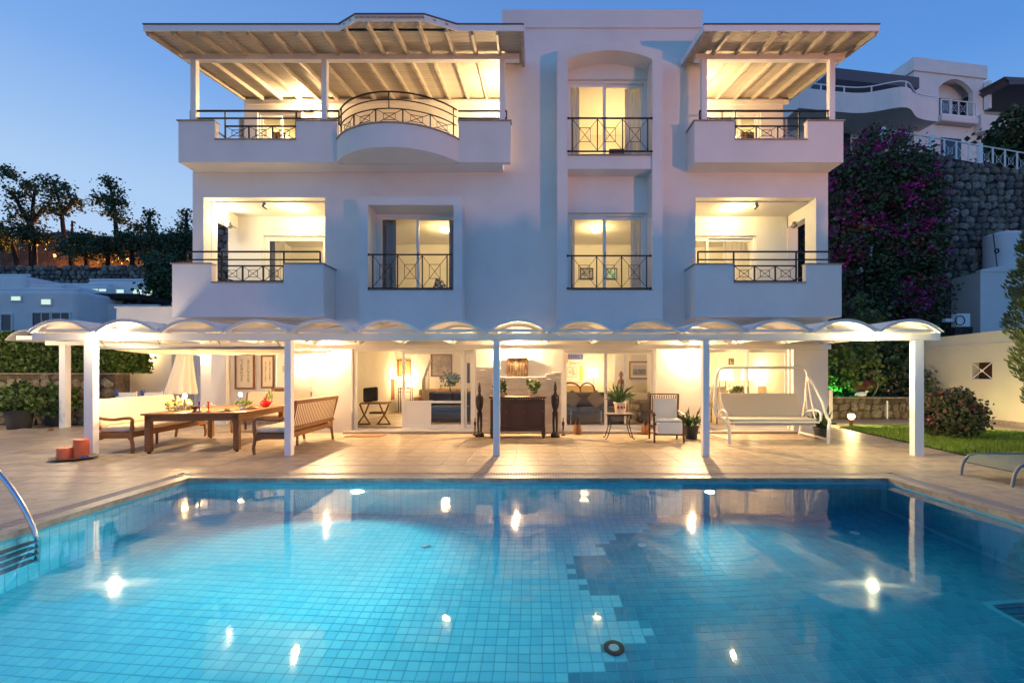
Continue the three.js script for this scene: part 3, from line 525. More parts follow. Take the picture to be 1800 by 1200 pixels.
function pergolaLamp(x, y, d, label, power, color) {        // bare globe in a short holder on the front beam
  const t = thing('pergola_lamp', label, 'lamp', [x, y, -d], 'lamps on the front beam of the pergola');
  put(t, 'holder', latheG([[.001, .06], [.03, .06], [.045, .1], [.05, .16], [.001, .16]], 16).translate(x, y, -d), M.paint); if (y > 2) B(t, 'bracket', M.greyMetal, x - .015, x + .015, y + .1, y + .13, d, 8.285); else put(t, 'cord', tubeG([V(x, y + .15, -d), V(x, 2.24, -d)], .005, 6), M.iron);
  put(t, 'lamp_globe', new THREE.SphereGeometry(.065, 18, 14).translate(x, y, -d), glow(...color, 40)); lamp(t, x, y, -d, color, power, 3);
}
pergolaLamp(X(200, 8.18), Y(590, 8.18), 8.18, 'bright globe lamp above the cushioned bench', 12, [1, .78, .46]);
pergolaLamp(X(1533, 8.18), Y(590, 8.18), 8.18, 'bright globe lamp near the end post above the lawn', 13, [1, .87, .46]);

pergolaLamp(X(160, 9.6), 1.9, 9.6, 'globe lamp hung behind the corner post of the pergola', 10, [1, .74, .42]);

// roof terraces
wallLamp(X(540, 13.4), Y(186, 13.4), 13.44, 'wall lamp under the wide roof canopy beside the terrace door', 26, SOFT, .1);
function sideLamp(x, y, d, s, label, power, color = SOFT) {
  const t = thing('wall_lamp', label, 'wall lamp', [x, y, -d], 'lamps on the house walls');
  B(t, 'back_plate', M.paint, x, x + s * .02, y - .09, y + .09, d - .06, d + .06, .005);
  put(t, 'lamp_glass', new THREE.SphereGeometry(.08, 16, 12).translate(x + s * .11, y, -d), glow(...color, 14)); lamp(t, x + s * .11, y, -d, color, power, 3);
}
sideLamp(CX0 - .002, 8.55, 12.5, -1, 'round lamp on the tower wall under the wide canopy', 26);
sideLamp(CX1 + .002, 8.55, 12.5, 1, 'round lamp on the tower wall under the narrow canopy', 26);
// loggias: recessed ceiling spots, swivel spots on the beam
function ceilingSpot(x, y, d, label, power, color) {
  const t = thing('ceiling_spot', label, 'ceiling lamp', [x, y, -d], 'ceiling lamps of the loggias');
  const b = put(t, 'lamp_glass', latheG([[.001, -.012], [.07, -.012], [.075, 0], [.001, 0]], 20).translate(x, y - .002, -d), glow(...color, 16)); put(t, 'lamp_rim', latheG([[.078, 0], [.095, 0], [.095, -.02], [.078, -.02]], 20).translate(x, y - .001, -d), M.paint); lamp(t, x, y - .07, -d, color, power, 3);
}
ceilingSpot(X(511, 12.0), 5.895, 12.05, 'round ceiling lamp in the loggia beside the stone-wall view', 9, YEL);
ceilingSpot(X(1293, 12.0), 5.895, 12.05, 'round ceiling lamp in the loggia beside the bougainvillea', 9, YEL);
function swivelSpot(x, y, d, label, lit) {
  const t = thing('swivel_spot', label, 'spot lamp', [x, y, -d], 'swivel spots in the loggias');
  B(t, 'bracket', M.greyMetal, x - .04, x + .04, y + .05, y + .1, d - .03, d + .03); put(t, 'lamp_head', tubeG([V(x, y, -d + .06), V(x, y, -d - .06)], [.045, .06], 12), M.greyMetal);
  if (lit) { put(t, 'lamp_glass', new THREE.SphereGeometry(.04, 12, 8).translate(x, y, -d + .09), glow(1, .9, .5, 30)); lamp(t, x, y, -d + .09, [1, .85, .5], 4, 2); }
}
swivelSpot(X(464, 11.6), 5.80 - .04, 11.62, 'unlit swivel spot under the lintel over the stone view'); swivelSpot(X(1330, 11.6), 5.76, 11.62, 'unlit swivel spot under the lintel beside the bougainvillea');
swivelSpot(X(402, 12.2), 5.46, 12.2, 'lit swivel spot on the side beam of the loggia', true); swivelSpot(X(1397, 12.2), 5.46, 12.2, 'unlit swivel spot on the side beam facing the bougainvillea');
// lamps inside the rooms
function ceilingLight(x, y, d, label, power, color = YEL, s = .17) {
  const t = thing('ceiling_light', label, 'ceiling lamp', [x, y, -d], 'ceiling lamps inside the villa');
  put(t, 'canopy', latheG([[.001, 0], [.06, 0], [.06, -.03], [.001, -.03]], 16).translate(x, y, -d), M.paint); put(t, 'lamp_shade', latheG([[.001, -.14], [s * .7, -.12], [s, -.06], [s * .9, -.031], [.001, -.031]], 24).translate(x, y, -d), glow(...color, 5)); lamp(t, x, y - .09, -d, color, power, 6);
}
ceilingLight(-2.6, 2.375, 13.6, 'flat ceiling lamp over the cabinet in the living room', 9, SOFT); ceilingLight(1.6, 2.375, 14.2, 'flat ceiling lamp over the grey sofas', 9, SOFT);
ceilingLight(-2.6, 5.81, 13.5, 'ceiling lamp in the bedroom behind the square window', 8); ceilingLight(1.9, 5.81, 13.5, 'ceiling lamp in the bedroom behind the lower bay window', 8);
ceilingLight(-6.4, 5.79, 14.2, 'ceiling lamp in the room behind the stone-view loggia', 6); ceilingLight(5.6, 5.79, 14.2, 'ceiling lamp in the room behind the bougainvillea loggia', 6);
ceilingLight(X(495, 14.6), 9.19, 14.7, 'ceiling lamp behind the wide terrace door', 4); ceilingLight(X(1305, 14.6), 9.19, 14.7, 'ceiling lamp behind the narrow terrace door', 4);

// ---------------------------------------------------------------- stacked white ledge stones between the doors
{
  const d = DW - .09, x0 = XW(836) + .03, x1 = XW(986), t = thing('stone_cladding', 'white stacked ledge stone cladding with stepped top between the glass doors', 'stone cladding', [(x0 + x1) / 2, 0, -DW]);
  const top = (px) => px < 843 ? 640 : px < 875 ? 645 : px < 933 ? 660 : px < 957 ? 661 : px < 978 ? 654 : 650;
  put(t, 'backing', exG(poly([[x0, 0], [x1, 0], [x1, YW(652)], [XW(959), YW(656)], [XW(958), YW(663)], [XW(876), YW(663)], [XW(874), YW(648)], [x0, YW(645)]]), d + .03, DW - .002), M.ledge[0]);
  const r = rngOf(19); let y = .005;
  while (y < 1.75) { const h = rr(.045, .075, r); let x = x0;
    while (x < x1 - .02) { const w = Math.min(rr(.14, .42, r), x1 - x), px = CX + (x + w / 2) / DW * F; if (y + h < YW(top(px)) + .01) B(t, 'ledge_stone', M.ledge[Math.floor(r() * 3)], x + .003, x + w - .003, y + .003, y + h - .003, d - rr(0, .014, r), d + .04, .008); x += w; } y += h; }
}
// carved relief picture
function paintTex(w, h, fn) { const c = document.createElement('canvas'); c.width = w; c.height = h; fn(c.getContext('2d'), w, h); const t = new THREE.CanvasTexture(c); t.colorSpace = THREE.SRGBColorSpace; t.flipY = true; return t; }
function picture(px0, px1, py0, py1, d, label, tx, frame = M.medWood, fw = .035, mat = null) {
  const x0 = X(px0, d), x1 = X(px1, d), y0 = Y(py1, d), y1 = Y(py0, d), t = thing('picture', label, 'picture', [(x0 + x1) / 2, y0, -d], 'pictures on the walls');
  put(t, 'frame', exG(poly(rectP(x0, x1, y0, y1), [rectP(x0 + fw, x1 - fw, y0 + fw, y1 - fw)]), d - .035, d - .002, .006), frame);
  const g = new THREE.PlaneGeometry(x1 - x0 - fw * 1.8, y1 - y0 - fw * 1.8).translate((x0 + x1) / 2, (y0 + y1) / 2, -d + .018);
  put(t, 'print', g, std(0xffffff, { map: tx, roughness: .7 }));
  return t;
}
const blotch = (cols, n, seed, bg) => (c, w, h) => { const r = rngOf(seed); c.fillStyle = bg; c.fillRect(0, 0, w, h); for (let i = 0; i < n; i++) { c.fillStyle = cols[Math.floor(r() * cols.length)]; c.globalAlpha = .35 + .5 * r(); c.beginPath(); c.ellipse(r() * w, r() * h, w * rr(.04, .2, r), h * rr(.03, .15, r), r() * 3, 0, 7); c.fill(); } c.globalAlpha = 1; };
const relief = picture(891, 928, 628, 671, DW - .012, 'dark carved relief panel hanging over the sideboard', paintTex(128, 150, (c, w, h) => { blotch(['#3a2a1c', '#6b5238', '#1d150e', '#87694a'], 90, 4, '#2a1e14')(c, w, h); const r = rngOf(8); for (let i = 0; i < 5; i++) { c.fillStyle = '#20160e'; c.fillRect(14 + i * 22, 40 + r() * 20, 12, 90); c.fillStyle = '#7a6146'; c.fillRect(17 + i * 22, 44 + r() * 10, 4, 70); c.beginPath(); c.arc(20 + i * 22, 38, 7, 0, 7); c.fill(); } }), M.darkWood, .03);

// ---------------------------------------------------------------- sideboard, statues, pots
{
  const d0 = 10.5, d1 = 10.95, x0 = X(862, d0), x1 = X(958, d0), y1 = Y(697, d0), t = thing('sideboard', 'dark carved wooden sideboard with three doors against the stacked stone', 'sideboard', [(x0 + x1) / 2, 0, -d0]);
  B(t, 'top', M.darkWood, x0 - .03, x1 + .03, y1 - .04, y1, d0 - .03, d1, .012); for (let k = 0; k < 22; k++) { const x = x0 + (x1 - x0) * (k + .5) / 22; B(t, 'carved_tooth', M.darkWood, x - .016, x + .016, y1 - .075, y1 - .042, d0 - .02, d0 + .005, .006); }
  B(t, 'case', M.darkWood, x0, x1, .22, y1 - .076, d0 + .006, d1); B(t, 'apron', M.darkWood, x0 - .01, x1 + .01, .16, .235, d0 - .012, d1 - .01, .012);
  for (const [a, b] of [[x0, x0 + .07], [x1 - .07, x1]]) for (const d of [d0, d1 - .07]) put(t, 'leg', tubeG([V((a + b) / 2, .17, -d - .035), V((a + b) / 2, .1, -d - .035), V((a + b) / 2, 0, -d - .035)], [.045, .05, .03], 8), M.darkWood);
  const w = (x1 - x0) / 3; for (let k = 0; k < 3; k++) { const a = x0 + k * w, dr = put(t, 'door', exG(poly(rectP(a + .03, a + w - .03, .27, y1 - .13), [rectP(a + .075, a + w - .075, .32, y1 - .18)]), d0 - .016, d0 + .004, .004), M.darkWood); B(dr, 'door_panel', M.darkWood, a + .078, a + w - .078, .323, y1 - .183, d0 - .004, d0 + .004); put(dr, 'knob', new THREE.SphereGeometry(.014, 10, 8).translate(a + w - .055, .62, -d0 + .025), M.greyMetal); }
  for (const k of [0, 1, 2, 3]) { const x = x0 + k * w; B(t, 'pilaster', M.darkWood, x + (k ? -.022 : 0), x + (k === 3 ? 0 : .022), .24, y1 - .09, d0 - .024, d0 + .004, .008); }
}
function statue(px, pTop, pBase, label, h0) {              // slender carved figure with long thin legs
  const d = F * EYE / (pBase - CY), x = X(px, d), h = (pBase - pTop) / F * d, t = thing('carved_figure', label, 'statue', [x, 0, -d], 'carved wooden figures beside the sideboard'), q = (y, k = 0, z = 0) => V(x + k * h, y * h, -d + z * h);
  put(t, 'plinth', latheG([[.001, 0], [.085 * h * h0, 0], [.08 * h * h0, .05 * h], [.05 * h * h0, .09 * h], [.001, .09 * h]], 14).translate(x, 0, -d), M.carved);
  const legs = [tubeG([q(.08, -.024), q(.25, -.03), q(.45, -.024)], [.017 * h, .02 * h, .028 * h], 8, true), tubeG([q(.08, .026), q(.25, .028), q(.45, .022)], [.017 * h, .02 * h, .028 * h], 8, true)];
  const body = tubeG([q(.42), q(.5), q(.62), q(.73), q(.78), q(.82)], [.032, .042, .036, .05, .03, .018].map((v) => v * h), 12, true);
  const head = tubeG([q(.80), q(.84, 0, .01), q(.89, 0, .012), q(.95, 0, -.005), q(1, 0, -.015)], [.018, .03, .03, .02, .005].map((v) => v * h), 12, true);
  const nose = tubeG([q(.885, .0, .035), q(.86, -.012, .055)], [.008 * h, .006 * h], 6), arms = [-1, 1].map((s) => tubeG([q(.745, s * .046), q(.66, s * .054), q(.56, s * .048, .015), q(.5, s * .03, .035)], [.02, .017, .014, .013].map((v) => v * h), 8, true));
  put(t, 'body', merge([...legs, body, head, nose, ...arms]), M.carved);
}
statue(843, 672, 767, 'tall dark carved figure beside the open door', 1); statue(976, 669, 768, 'tall dark carved figure beside the poster window', 1); statue(835, 733, 765, 'small dark carved figure next to the open door jamb', 1.5); statue(990, 733, 765, 'small dark carved figure at the poster window sill', 1.5);
function plant(x, y, z, label, o) {                        // a pot with leaves; o: pot radius, pot height, leaf kind and sizes
  const t = thing('potted_plant', label, 'potted plant', [x, y, z], o.group ?? 'potted plants on the terrace'), r = rngOf(o.seed), R = o.r, H = o.h;
  put(t, 'pot', latheG([[.001, 0], [R * .74, 0], [R * .98, H * .88], [R * 1.08, H * .89], [R * 1.08, H], [R * .95, H], [R * .93, H * .86], [.001, H * .86]], 28).translate(x, y, z), o.pot ?? M.pot);
  put(t, 'soil', new THREE.CircleGeometry(R * .93, 20).rotateX(-Math.PI / 2).translate(x, y + H * .87, z), M.soil);
  const list = [];
  if (o.strap) for (let i = 0; i < o.n; i++) { const a = r() * 6.28, e = rr(.15, .85, r), s = o.size * rr(.6, 1.1, r); list.push([x + Math.cos(a) * R * .3, y + H * .85, z + Math.sin(a) * R * .3, s * .6, Math.cos(a) * e * 2, 2.2, Math.sin(a) * e * 2, .07]); const l = list.at(-1), v = V(l[4], l[5], l[6]).normalize(); list.push([l[0] + v.x * s * .42, l[1] + v.y * s * .42, l[2] + v.z * s * .42, s * .55, Math.cos(a) * 2.2 * e, 1.5 - e * 2.2, Math.sin(a) * 2.2 * e, .09]); }
  else list.push(...clumps(o.c ?? 18, ball(x, y + H + o.ry * .75, z, o.rx, o.ry, o.rx), o.n, o.size, o.rx * .3, r));
  put(t, 'foliage', leafGeo(list, r), o.mat ?? M.leaf(.075, .135, .03));
  if (o.stem) put(t, 'stem', tubeG([V(x, y + H * .8, z), V(x + .02, y + H + o.ry * .5, z), V(x - .02, y + H + o.ry, z)], [.02, .015, .008], 6), M.bark);
  if (o.blooms) put(t, 'blossoms', leafGeo(o.blooms, r, .15), M.leaf(...o.bloomColor));
  return t;
}
{
  const d = 10.72, y = Y(697, 10.5);
  plant(X(881, d), y, -d, 'leafy plant in a small jar on the sideboard by the post', { r: .075, h: .1, rx: .13, ry: .15, n: 260, size: .07, c: 12, seed: 5, pot: M.ceramic, group: 'plants on the sideboard' });
  plant(X(935, d), y, -d, 'leafy plant in a small jar under the relief panel corner', { r: .085, h: .13, rx: .14, ry: .14, n: 280, size: .07, c: 12, seed: 6, pot: M.ceramic, group: 'plants on the sideboard' });
  plant(X(1215, 10.45), 0, -10.45, 'green plant in a dark pot beside the wooden armchair', { r: .17, h: .3, n: 46, size: .5, strap: true, seed: 7, mat: M.leaf(.05, .11, .03) });
  plant(X(1443, 10.5), 0, -10.5, 'spiky plant in a dark pot beside the swing seat', { r: .15, h: .26, n: 40, size: .55, strap: true, seed: 8, mat: M.leaf(.06, .11, .035) });
  plant(X(33, 12.35), 0, -12.35, 'bushy plant in a tall dark pot by the hedge wall', { r: .3, h: .52, rx: .46, ry: .36, n: 1300, size: .13, c: 34, seed: 9 });
  plant(X(100, 12.9), 0, -12.95, 'bushy plant in a dark pot behind the slim shelter post', { r: .26, h: .4, rx: .44, ry: .42, n: 1100, size: .13, c: 30, seed: 10 });
}
// iron side table with an orchid pot
{
  const d = 10.3, x0 = X(1069, d), x1 = X(1112, d), y = Y(727, d), xc = (x0 + x1) / 2, t = thing('side_table', 'small wrought iron table with glass top before the poster window', 'side table', [xc, 0, -d]);
  B(t, 'top', std(L(.5, .42, .34), { roughness: .15 }), x0 - .02, x1 + .02, y - .02, y, d - .02, d + .36, .006);
  put(t, 'rim', exG(poly(rectP(x0, x1, y - .05, y - .022), [rectP(x0 + .02, x1 - .02, y - .045, y - .027)]), d, d + .34), M.iron);
  for (const [x, s] of [[x0, -1], [x1, 1]]) for (const dd of [d + .02, d + .32]) put(t, 'leg', tubeG([V(x - s * .02, y - .03, -dd), V(x - s * .07, y * .66, -dd), V(x - s * .02, y * .25, -dd), V(x + s * .03, .02, -dd), V(x + s * .06, .015, -dd)], .011, 8, true), M.iron);
  const px = X(1090, d + .17), p = plant(px, y, -d - .17, 'orchid in a decorated ceramic pot on the iron table', { r: .14, h: .25, n: 44, size: .55, strap: true, seed: 12, pot: M.ceramic, mat: M.leaf(.09, .16, .05), blooms: [[px + .02, y + .78, -d - .17, .06], [px + .03, y + .84, -d - .15, .06], [px - .02, y + .72, -d - .17, .05]], bloomColor: [.5, .3, .1] });
  put(p, 'flower_stem', tubeG([V(px, y + .24, -d - .17), V(px + .03, y + .6, -d - .17), V(px + .02, y + .9, -d - .16)], .006, 6, true), M.bark);
  for (let k = 0; k < 3; k++) { const a = -.5 + k * .6; put(p, 'painted_motif', new THREE.SphereGeometry(.028, 10, 8).scale(1, 1.3, .3).rotateY(a).translate(px + Math.sin(a) * .125, y + .14, -d - .17 + Math.cos(a) * .125), std(L(.28, .03, .02), { roughness: .4 })); }
}
// wooden reclining armchair
{
  const W = .62, t = thing('armchair', 'wooden slatted armchair with white cushion between the glass doors', 'armchair'); const s = M.darkWood;
  for (const x of [-W / 2, W / 2]) { put(t, 'front_leg', beamG(V(x, 0, .3), V(x, .6, .24), .035, .045), s); put(t, 'back_leg', beamG(V(x, 0, -.34), V(x, 1.04, -.2), .035, .05), s); put(t, 'arm', beamG(V(x, .6, .3), V(x, .66, -.26), .055, .03), s); put(t, 'side_rail', beamG(V(x, .34, .28), V(x, .3, -.32), .03, .06), s); }
  B(t, 'front_rail', s, -W / 2, W / 2, .16, .22, -.3, -.26, .006); B(t, 'seat_rail', s, -W / 2, W / 2, .38, .43, -.29, -.25, .006); put(t, 'top_rail', beamG(V(-W / 2, 1.03, -.2), V(W / 2, 1.03, -.2), .07, .03), M.teak);
  for (let k = 0; k < 11; k++) { const x = -W / 2 + .05 + k * (W - .1) / 10; put(t, 'slat', beamG(V(x, .42, -.29), V(x, 1.0, -.205), .022, .014), M.teak); }
  put(t, 'back_cushion', boxG(-W / 2 + .06, W / 2 - .04, 0, .5, -.05, .05, .045).rotateX(-.14).translate(.01, .45, -.17), M.cushionWhite);
  put(t, 'seat_cushion', boxG(-W / 2 + .03, W / 2 - .03, .43, .51, -.3, .2, .04), M.cushionWhite); put(t, 'foot_cushion', boxG(-W / 2 + .04, W / 2 - .04, .2, .44, -.36, -.31, .02), M.cushionWhite);
  t.position.set(X(1170, 10.15), 0, -10.1); t.rotation.y = -.08;
}
// small lanterns on the sill
for (const [px, d, label] of [[1015, 11.2, 'woven basket lantern with a dark figure at the poster window'], [1135, 11.2, 'woven basket lantern at the corner of the poster window']]) {
  const x = X(px, d), t = thing('basket_lantern', label, 'lantern', [x, .0, -d], 'lanterns at the glass door');
  put(t, 'basket', latheG([[.001, 0], [.09, 0], [.105, .1], [.08, .24], [.07, .24], [.09, .1], [.001, .01]], 18).translate(x, 0, -d), M.medWood); for (let k = 0; k < 5; k++) put(t, 'woven_band', new THREE.TorusGeometry(.1 - .004 * k * k * .4, .009, 6, 20).rotateX(Math.PI / 2).translate(x, .03 + k * .05, -d), M.teak);
  put(t, 'figure', tubeG([V(x, .22, -d), V(x, .3, -d), V(x + .01, .36, -d), V(x, .42, -d)], [.06, .05, .035, .015], 10, true), M.carved);
}
// door mat
{ const d = 10.95, t = put(scene, 'door_mat', planG(poly([[X(610, 10.9), 10.72], [X(672, 10.9), 10.72], [X(680, 11.2), 11.2], [X(628, 11.2), 11.2]]), .003, .016), std(L(.30, .18, .10), { bumpMap: at(tGrain, .1), bumpScale: .004, roughness: 1 })); tag(t, 'brown door mat before the open glass door', 'door mat'); }

// ---------------------------------------------------------------- dining table and benches
function bench(len, label, o = {}) {                       // local: length along x, faces +z
  const t = thing('garden_bench', label, 'bench', [0, 0, 0], 'teak benches round the dining table'), h = len / 2, s = M.teak, dz = .31;
  for (const x of [-h, h]) {
    put(t, 'front_leg', tubeG([V(x, 0, dz), V(x, .12, dz + .015), V(x, .3, dz - .012), V(x, .45, dz), V(x, .63, dz + .01)], [.026, .03, .03, .034, .028], 8, true), s);
    put(t, 'back_leg', tubeG([V(x, 0, -dz - .02), V(x, .4, -dz + .02), V(x, .7, -dz - .05), V(x, .98, -dz - .13)], [.028, .034, .034, .026], 8, true), s);
    put(t, 'arm', tubeG([V(x, .62, dz + .02), V(x, .655, dz - .02), V(x, .66, dz - .12), V(x, .635, 0), V(x, .66, -.2), V(x, .7, -dz - .04)], [.024, .03, .03, .028, .028, .026], 8, true), s);
    put(t, 'side_rail', beamG(V(x, .33, dz), V(x, .33, -dz), .035, .09), s);
    for (const z of [dz - .05, -dz + .05]) put(t, 'corner_bracket', beamG(V(x, .29, z), V(x - Math.sign(x) * .1, .29, z), .03, .07), s);
  }
  put(t, 'seat_rail', beamG(V(-h, .34, dz), V(h, .34, dz), .035, .09), s); put(t, 'seat_rail', beamG(V(-h, .34, -dz), V(h, .34, -dz), .035, .09), s); put(t, 'seat_board', boxG(-h, h, .375, .39, -dz, dz), s);
  put(t, 'back_rail', beamG(V(-h, .46, -dz - .03), V(h, .46, -dz - .03), .03, .06), s); put(t, 'back_rail', beamG(V(-h, .96, -dz - .125), V(h, .96, -dz - .125), .035, .07), s);
  const n = Math.round(len / .075); for (let k = 1; k < n; k++) { const x = -h + len * k / n; put(t, 'slat', beamG(V(x, .48, -dz - .033), V(x, .94, -dz - .12), .03, .014), s); }
  if (o.mid) put(t, 'middle_leg', tubeG([V(0, 0, 0), V(0, .36, 0)], [.022, .03], 8), s);
  put(t, 'seat_cushion', boxG(-h + .04, h - .04, .392, .5, -dz - .02, dz - .04, .045), M.cushion); put(t, 'back_cushion', boxG(-h + .04, h - .04, 0, .54, -.055, .055, .05).rotateX(-.19).translate(0, .48, -.29), M.cushion);
  return t;
}
{
  const a = bench(2.35, 'long teak bench with cream cushions backed by white chairs', { mid: true }); a.position.set(-7.98, 0, -9.66); a.rotation.y = 1.5 + .2;
  const b = bench(2.0, 'teak bench turned to show its slatted back beside the pergola post', { mid: true }); b.position.set(-4.86, 0, -9.4); b.rotation.y = -Math.PI / 2 + .04;
  const c = bench(1.7, 'teak bench at the far end of the dining table', {}); c.position.set(-6.75, 0, -11.85); c.rotation.y = .1;
  const t = thing('dining_table', 'large square-legged teak dining table laid for dinner', 'table'), hx = .86, hz = 1.12;
  put(t, 'table_top', boxG(-hx, hx, .715, .75, -hz, hz, .008), M.teak); for (let k = 0; k < 5; k++) put(t, 'top_board', boxG(-hx + .05 + k * .352, -hx + .05 + k * .352 + .346, .7505, .755, -hz + .06, hz - .06), M.teak);
  for (const x of [-hx + .09, hx - .09]) for (const z of [-hz + .1, hz - .1]) { put(t, 'leg', boxG(x - .05, x + .05, .03, .714, z - .05, z + .05, .008), M.teak); put(t, 'foot', latheG([[.001, 0], [.03, 0], [.03, .03], [.001, .03]], 10).translate(x, 0, -z), M.iron); }
  put(t, 'apron', boxG(-hx + .06, hx - .06, .6, .713, -hz + .05, -hz + .08), M.teak); put(t, 'apron', boxG(-hx + .06, hx - .06, .6, .713, hz - .08, hz - .05), M.teak); for (const s of [-1, 1]) put(t, 'apron', boxG(s * (hx - .05), s * (hx - .08), .6, .713, -hz + .081, hz - .081), M.teak);
  t.position.set(-6.58, 0, -9.66); t.rotation.y = .13;
  // what is laid on the table
  const on = (x, z) => { const v = V(x, .756, z).applyAxisAngle(V(0, 1, 0), .13); return [v.x - 6.58, .756, v.z - 9.66]; };
  const tr = rngOf(23), china = std(L(.75, .73, .70), { roughness: .25 }), clear = new THREE.MeshPhysicalMaterial({ color: 0xffffff, transmission: 1, roughness: 0, thickness: 0, ior: 1.3 });
  const plate = (x, z, label) => { const p = on(x, z), o = thing('plate', label, 'plate', p, 'plates on the dining table'); put(o, 'dish', latheG([[.001, 0], [.07, 0], [.125, .016], [.125, .02], [.068, .006], [.001, .006]], 24).translate(...p), china); const f = []; for (let k = 0; k < 12; k++) f.push([p[0] + rr(-.05, .05, tr), p[1] + .008, p[2] + rr(-.05, .05, tr), .05, 0, .6, 0]); put(o, 'food', leafGeo(f, tr), M.leaf(.3, .24, .06)); };
  [[-.55, .7], [.45, .75], [-.6, .1], [.62, .1], [.6, -.6], [-.6, -.6]].forEach(([x, z]) => plate(x, z, 'white dinner plate set on the teak table'));
  const glassOf = (x, z) => { const p = on(x, z), o = thing('wine_glass', 'clear stemmed wine glass on the teak table', 'glass', p, 'wine glasses on the dining table'); put(o, 'bowl', latheG([[.004, .09], [.03, .11], [.036, .15], [.03, .19]], 16).translate(...p), clear); put(o, 'stem', latheG([[.03, 0], [.03, .004], [.004, .01], [.004, .09]], 12).translate(...p), clear); };
  [[-.35, .85], [.2, .8], [-.4, .3], [.4, .35], [.35, -.3], [-.35, -.4], [.1, .55]].forEach((a) => glassOf(...a));
  const candle = (x, z, col, label, h = .2) => { const p = on(x, z), o = thing('candlestick', label, 'candlestick', p, 'candlesticks on the dining table'); put(o, 'holder', latheG([[.001, 0], [.04, 0], [.035, .012], [.01, .03], [.012, .07], [.02, .09], [.012, .11], [.016, h - .03], [.03, h], [.001, h]], 16).translate(...p), col); return [o, p, h]; };
  candle(.05, .93, std(L(.06, .03, .25), { roughness: .2 }), 'violet glass candlestick near the table front'); candle(.2, .9, std(L(.6, .06, .02), { roughness: .2 }), 'red glass candlestick near the table front');
  for (const [x, z, label] of [[-.45, .5, 'tall lit table lantern beside the flowers'], [.3, -.1, 'tall lit table lantern in the middle of the table']]) {
    const [o, p, h] = candle(x, z, M.greyMetal, label, .24); put(o, 'lamp_flame', new THREE.SphereGeometry(.035, 14, 10).scale(1, 1.3, 1).translate(p[0], p[1] + h + .05, p[2]), glow(1, .72, .35, 45)); lamp(o, p[0], p[1] + h + .05, p[2], [1, .64, .28], 5, 2);
  }
  const bw = (x, z, label, col, r0) => { const p = on(x, z), o = thing('bowl', label, 'bowl', p, 'bowls on the dining table'); put(o, 'bowl_body', latheG([[.001, 0], [r0 * .5, 0], [r0 * .2, .03], [r0 * .3, .05], [r0, .1], [r0 * .96, .1], [r0 * .3, .06], [.001, .055]], 24).translate(...p), col); return [o, p]; };
  bw(-.1, .8, 'wooden footed bowl at the table front', M.darkWood, .12);
  { const [o, p] = bw(.5, .2, 'salad bowl heaped with green leaves', china, .17); const f = []; for (let k = 0; k < 90; k++) f.push([p[0] + rr(-.12, .12, tr), p[1] + rr(.08, .13, tr), p[2] + rr(-.12, .12, tr), .06, 0, .6, 0]); put(o, 'salad', leafGeo(f, tr), M.leaf(.2, .28, .05)); }
  { const p = on(.7, -.35), o = thing('red_jug', 'glossy red round jug on the dining table', 'jug', p); put(o, 'jug_body', latheG([[.001, 0], [.05, 0], [.11, .05], [.115, .09], [.08, .14], [.04, .16], [.04, .2], [.03, .2], [.001, .15]], 24).translate(...p), std(L(.55, .015, .015), { roughness: .12 })); put(o, 'spout', tubeG([V(p[0] + .09, p[1] + .09, p[2]), V(p[0] + .16, p[1] + .13, p[2])], [.02, .01], 8), std(L(.55, .015, .015), { roughness: .12 })); }
  { const p = on(.62, -.75), o = thing('flower_vase', 'glass vase of wild flowers at the table end', 'vase', p); put(o, 'vase_body', latheG([[.001, 0], [.05, 0], [.06, .1], [.045, .16]], 16).translate(...p), clear); const f = [], q = []; for (let k = 0; k < 40; k++) { const a = tr() * 6.3, s = tr() * .1; f.push([p[0] + Math.cos(a) * s, p[1] + rr(.1, .28, tr), p[2] + Math.sin(a) * s, .1, 0, 1.6, 0, .15]); q.push([p[0] + Math.cos(a) * s * 1.3, p[1] + rr(.25, .36, tr), p[2] + Math.sin(a) * s * 1.3, .035]); } put(o, 'stalks', leafGeo(f, tr), M.leaf(.12, .18, .04)); put(o, 'blossoms', leafGeo(q, tr), M.leaf(.6, .5, .35)); }
  { const p = on(-.62, .42), o = thing('flower_bowl', 'wide arrangement of cream and orange blossoms on the table', 'flowers', p); put(o, 'bowl_body', latheG([[.001, 0], [.1, 0], [.16, .08], [.15, .08], [.001, .02]], 20).translate(...p), china); const f = [], q = []; for (let k = 0; k < 160; k++) { const a = tr() * 6.3, s = Math.sqrt(tr()) * .2; (k % 2 ? f : q).push([p[0] + Math.cos(a) * s, p[1] + rr(.06, .3, tr) * (1 - s * 2), p[2] + Math.sin(a) * s, .07]); } put(o, 'leaves', leafGeo(f, tr), M.leaf(.16, .2, .05)); put(o, 'blossoms', leafGeo(q, tr), M.leaf(.7, .42, .16)); }
}
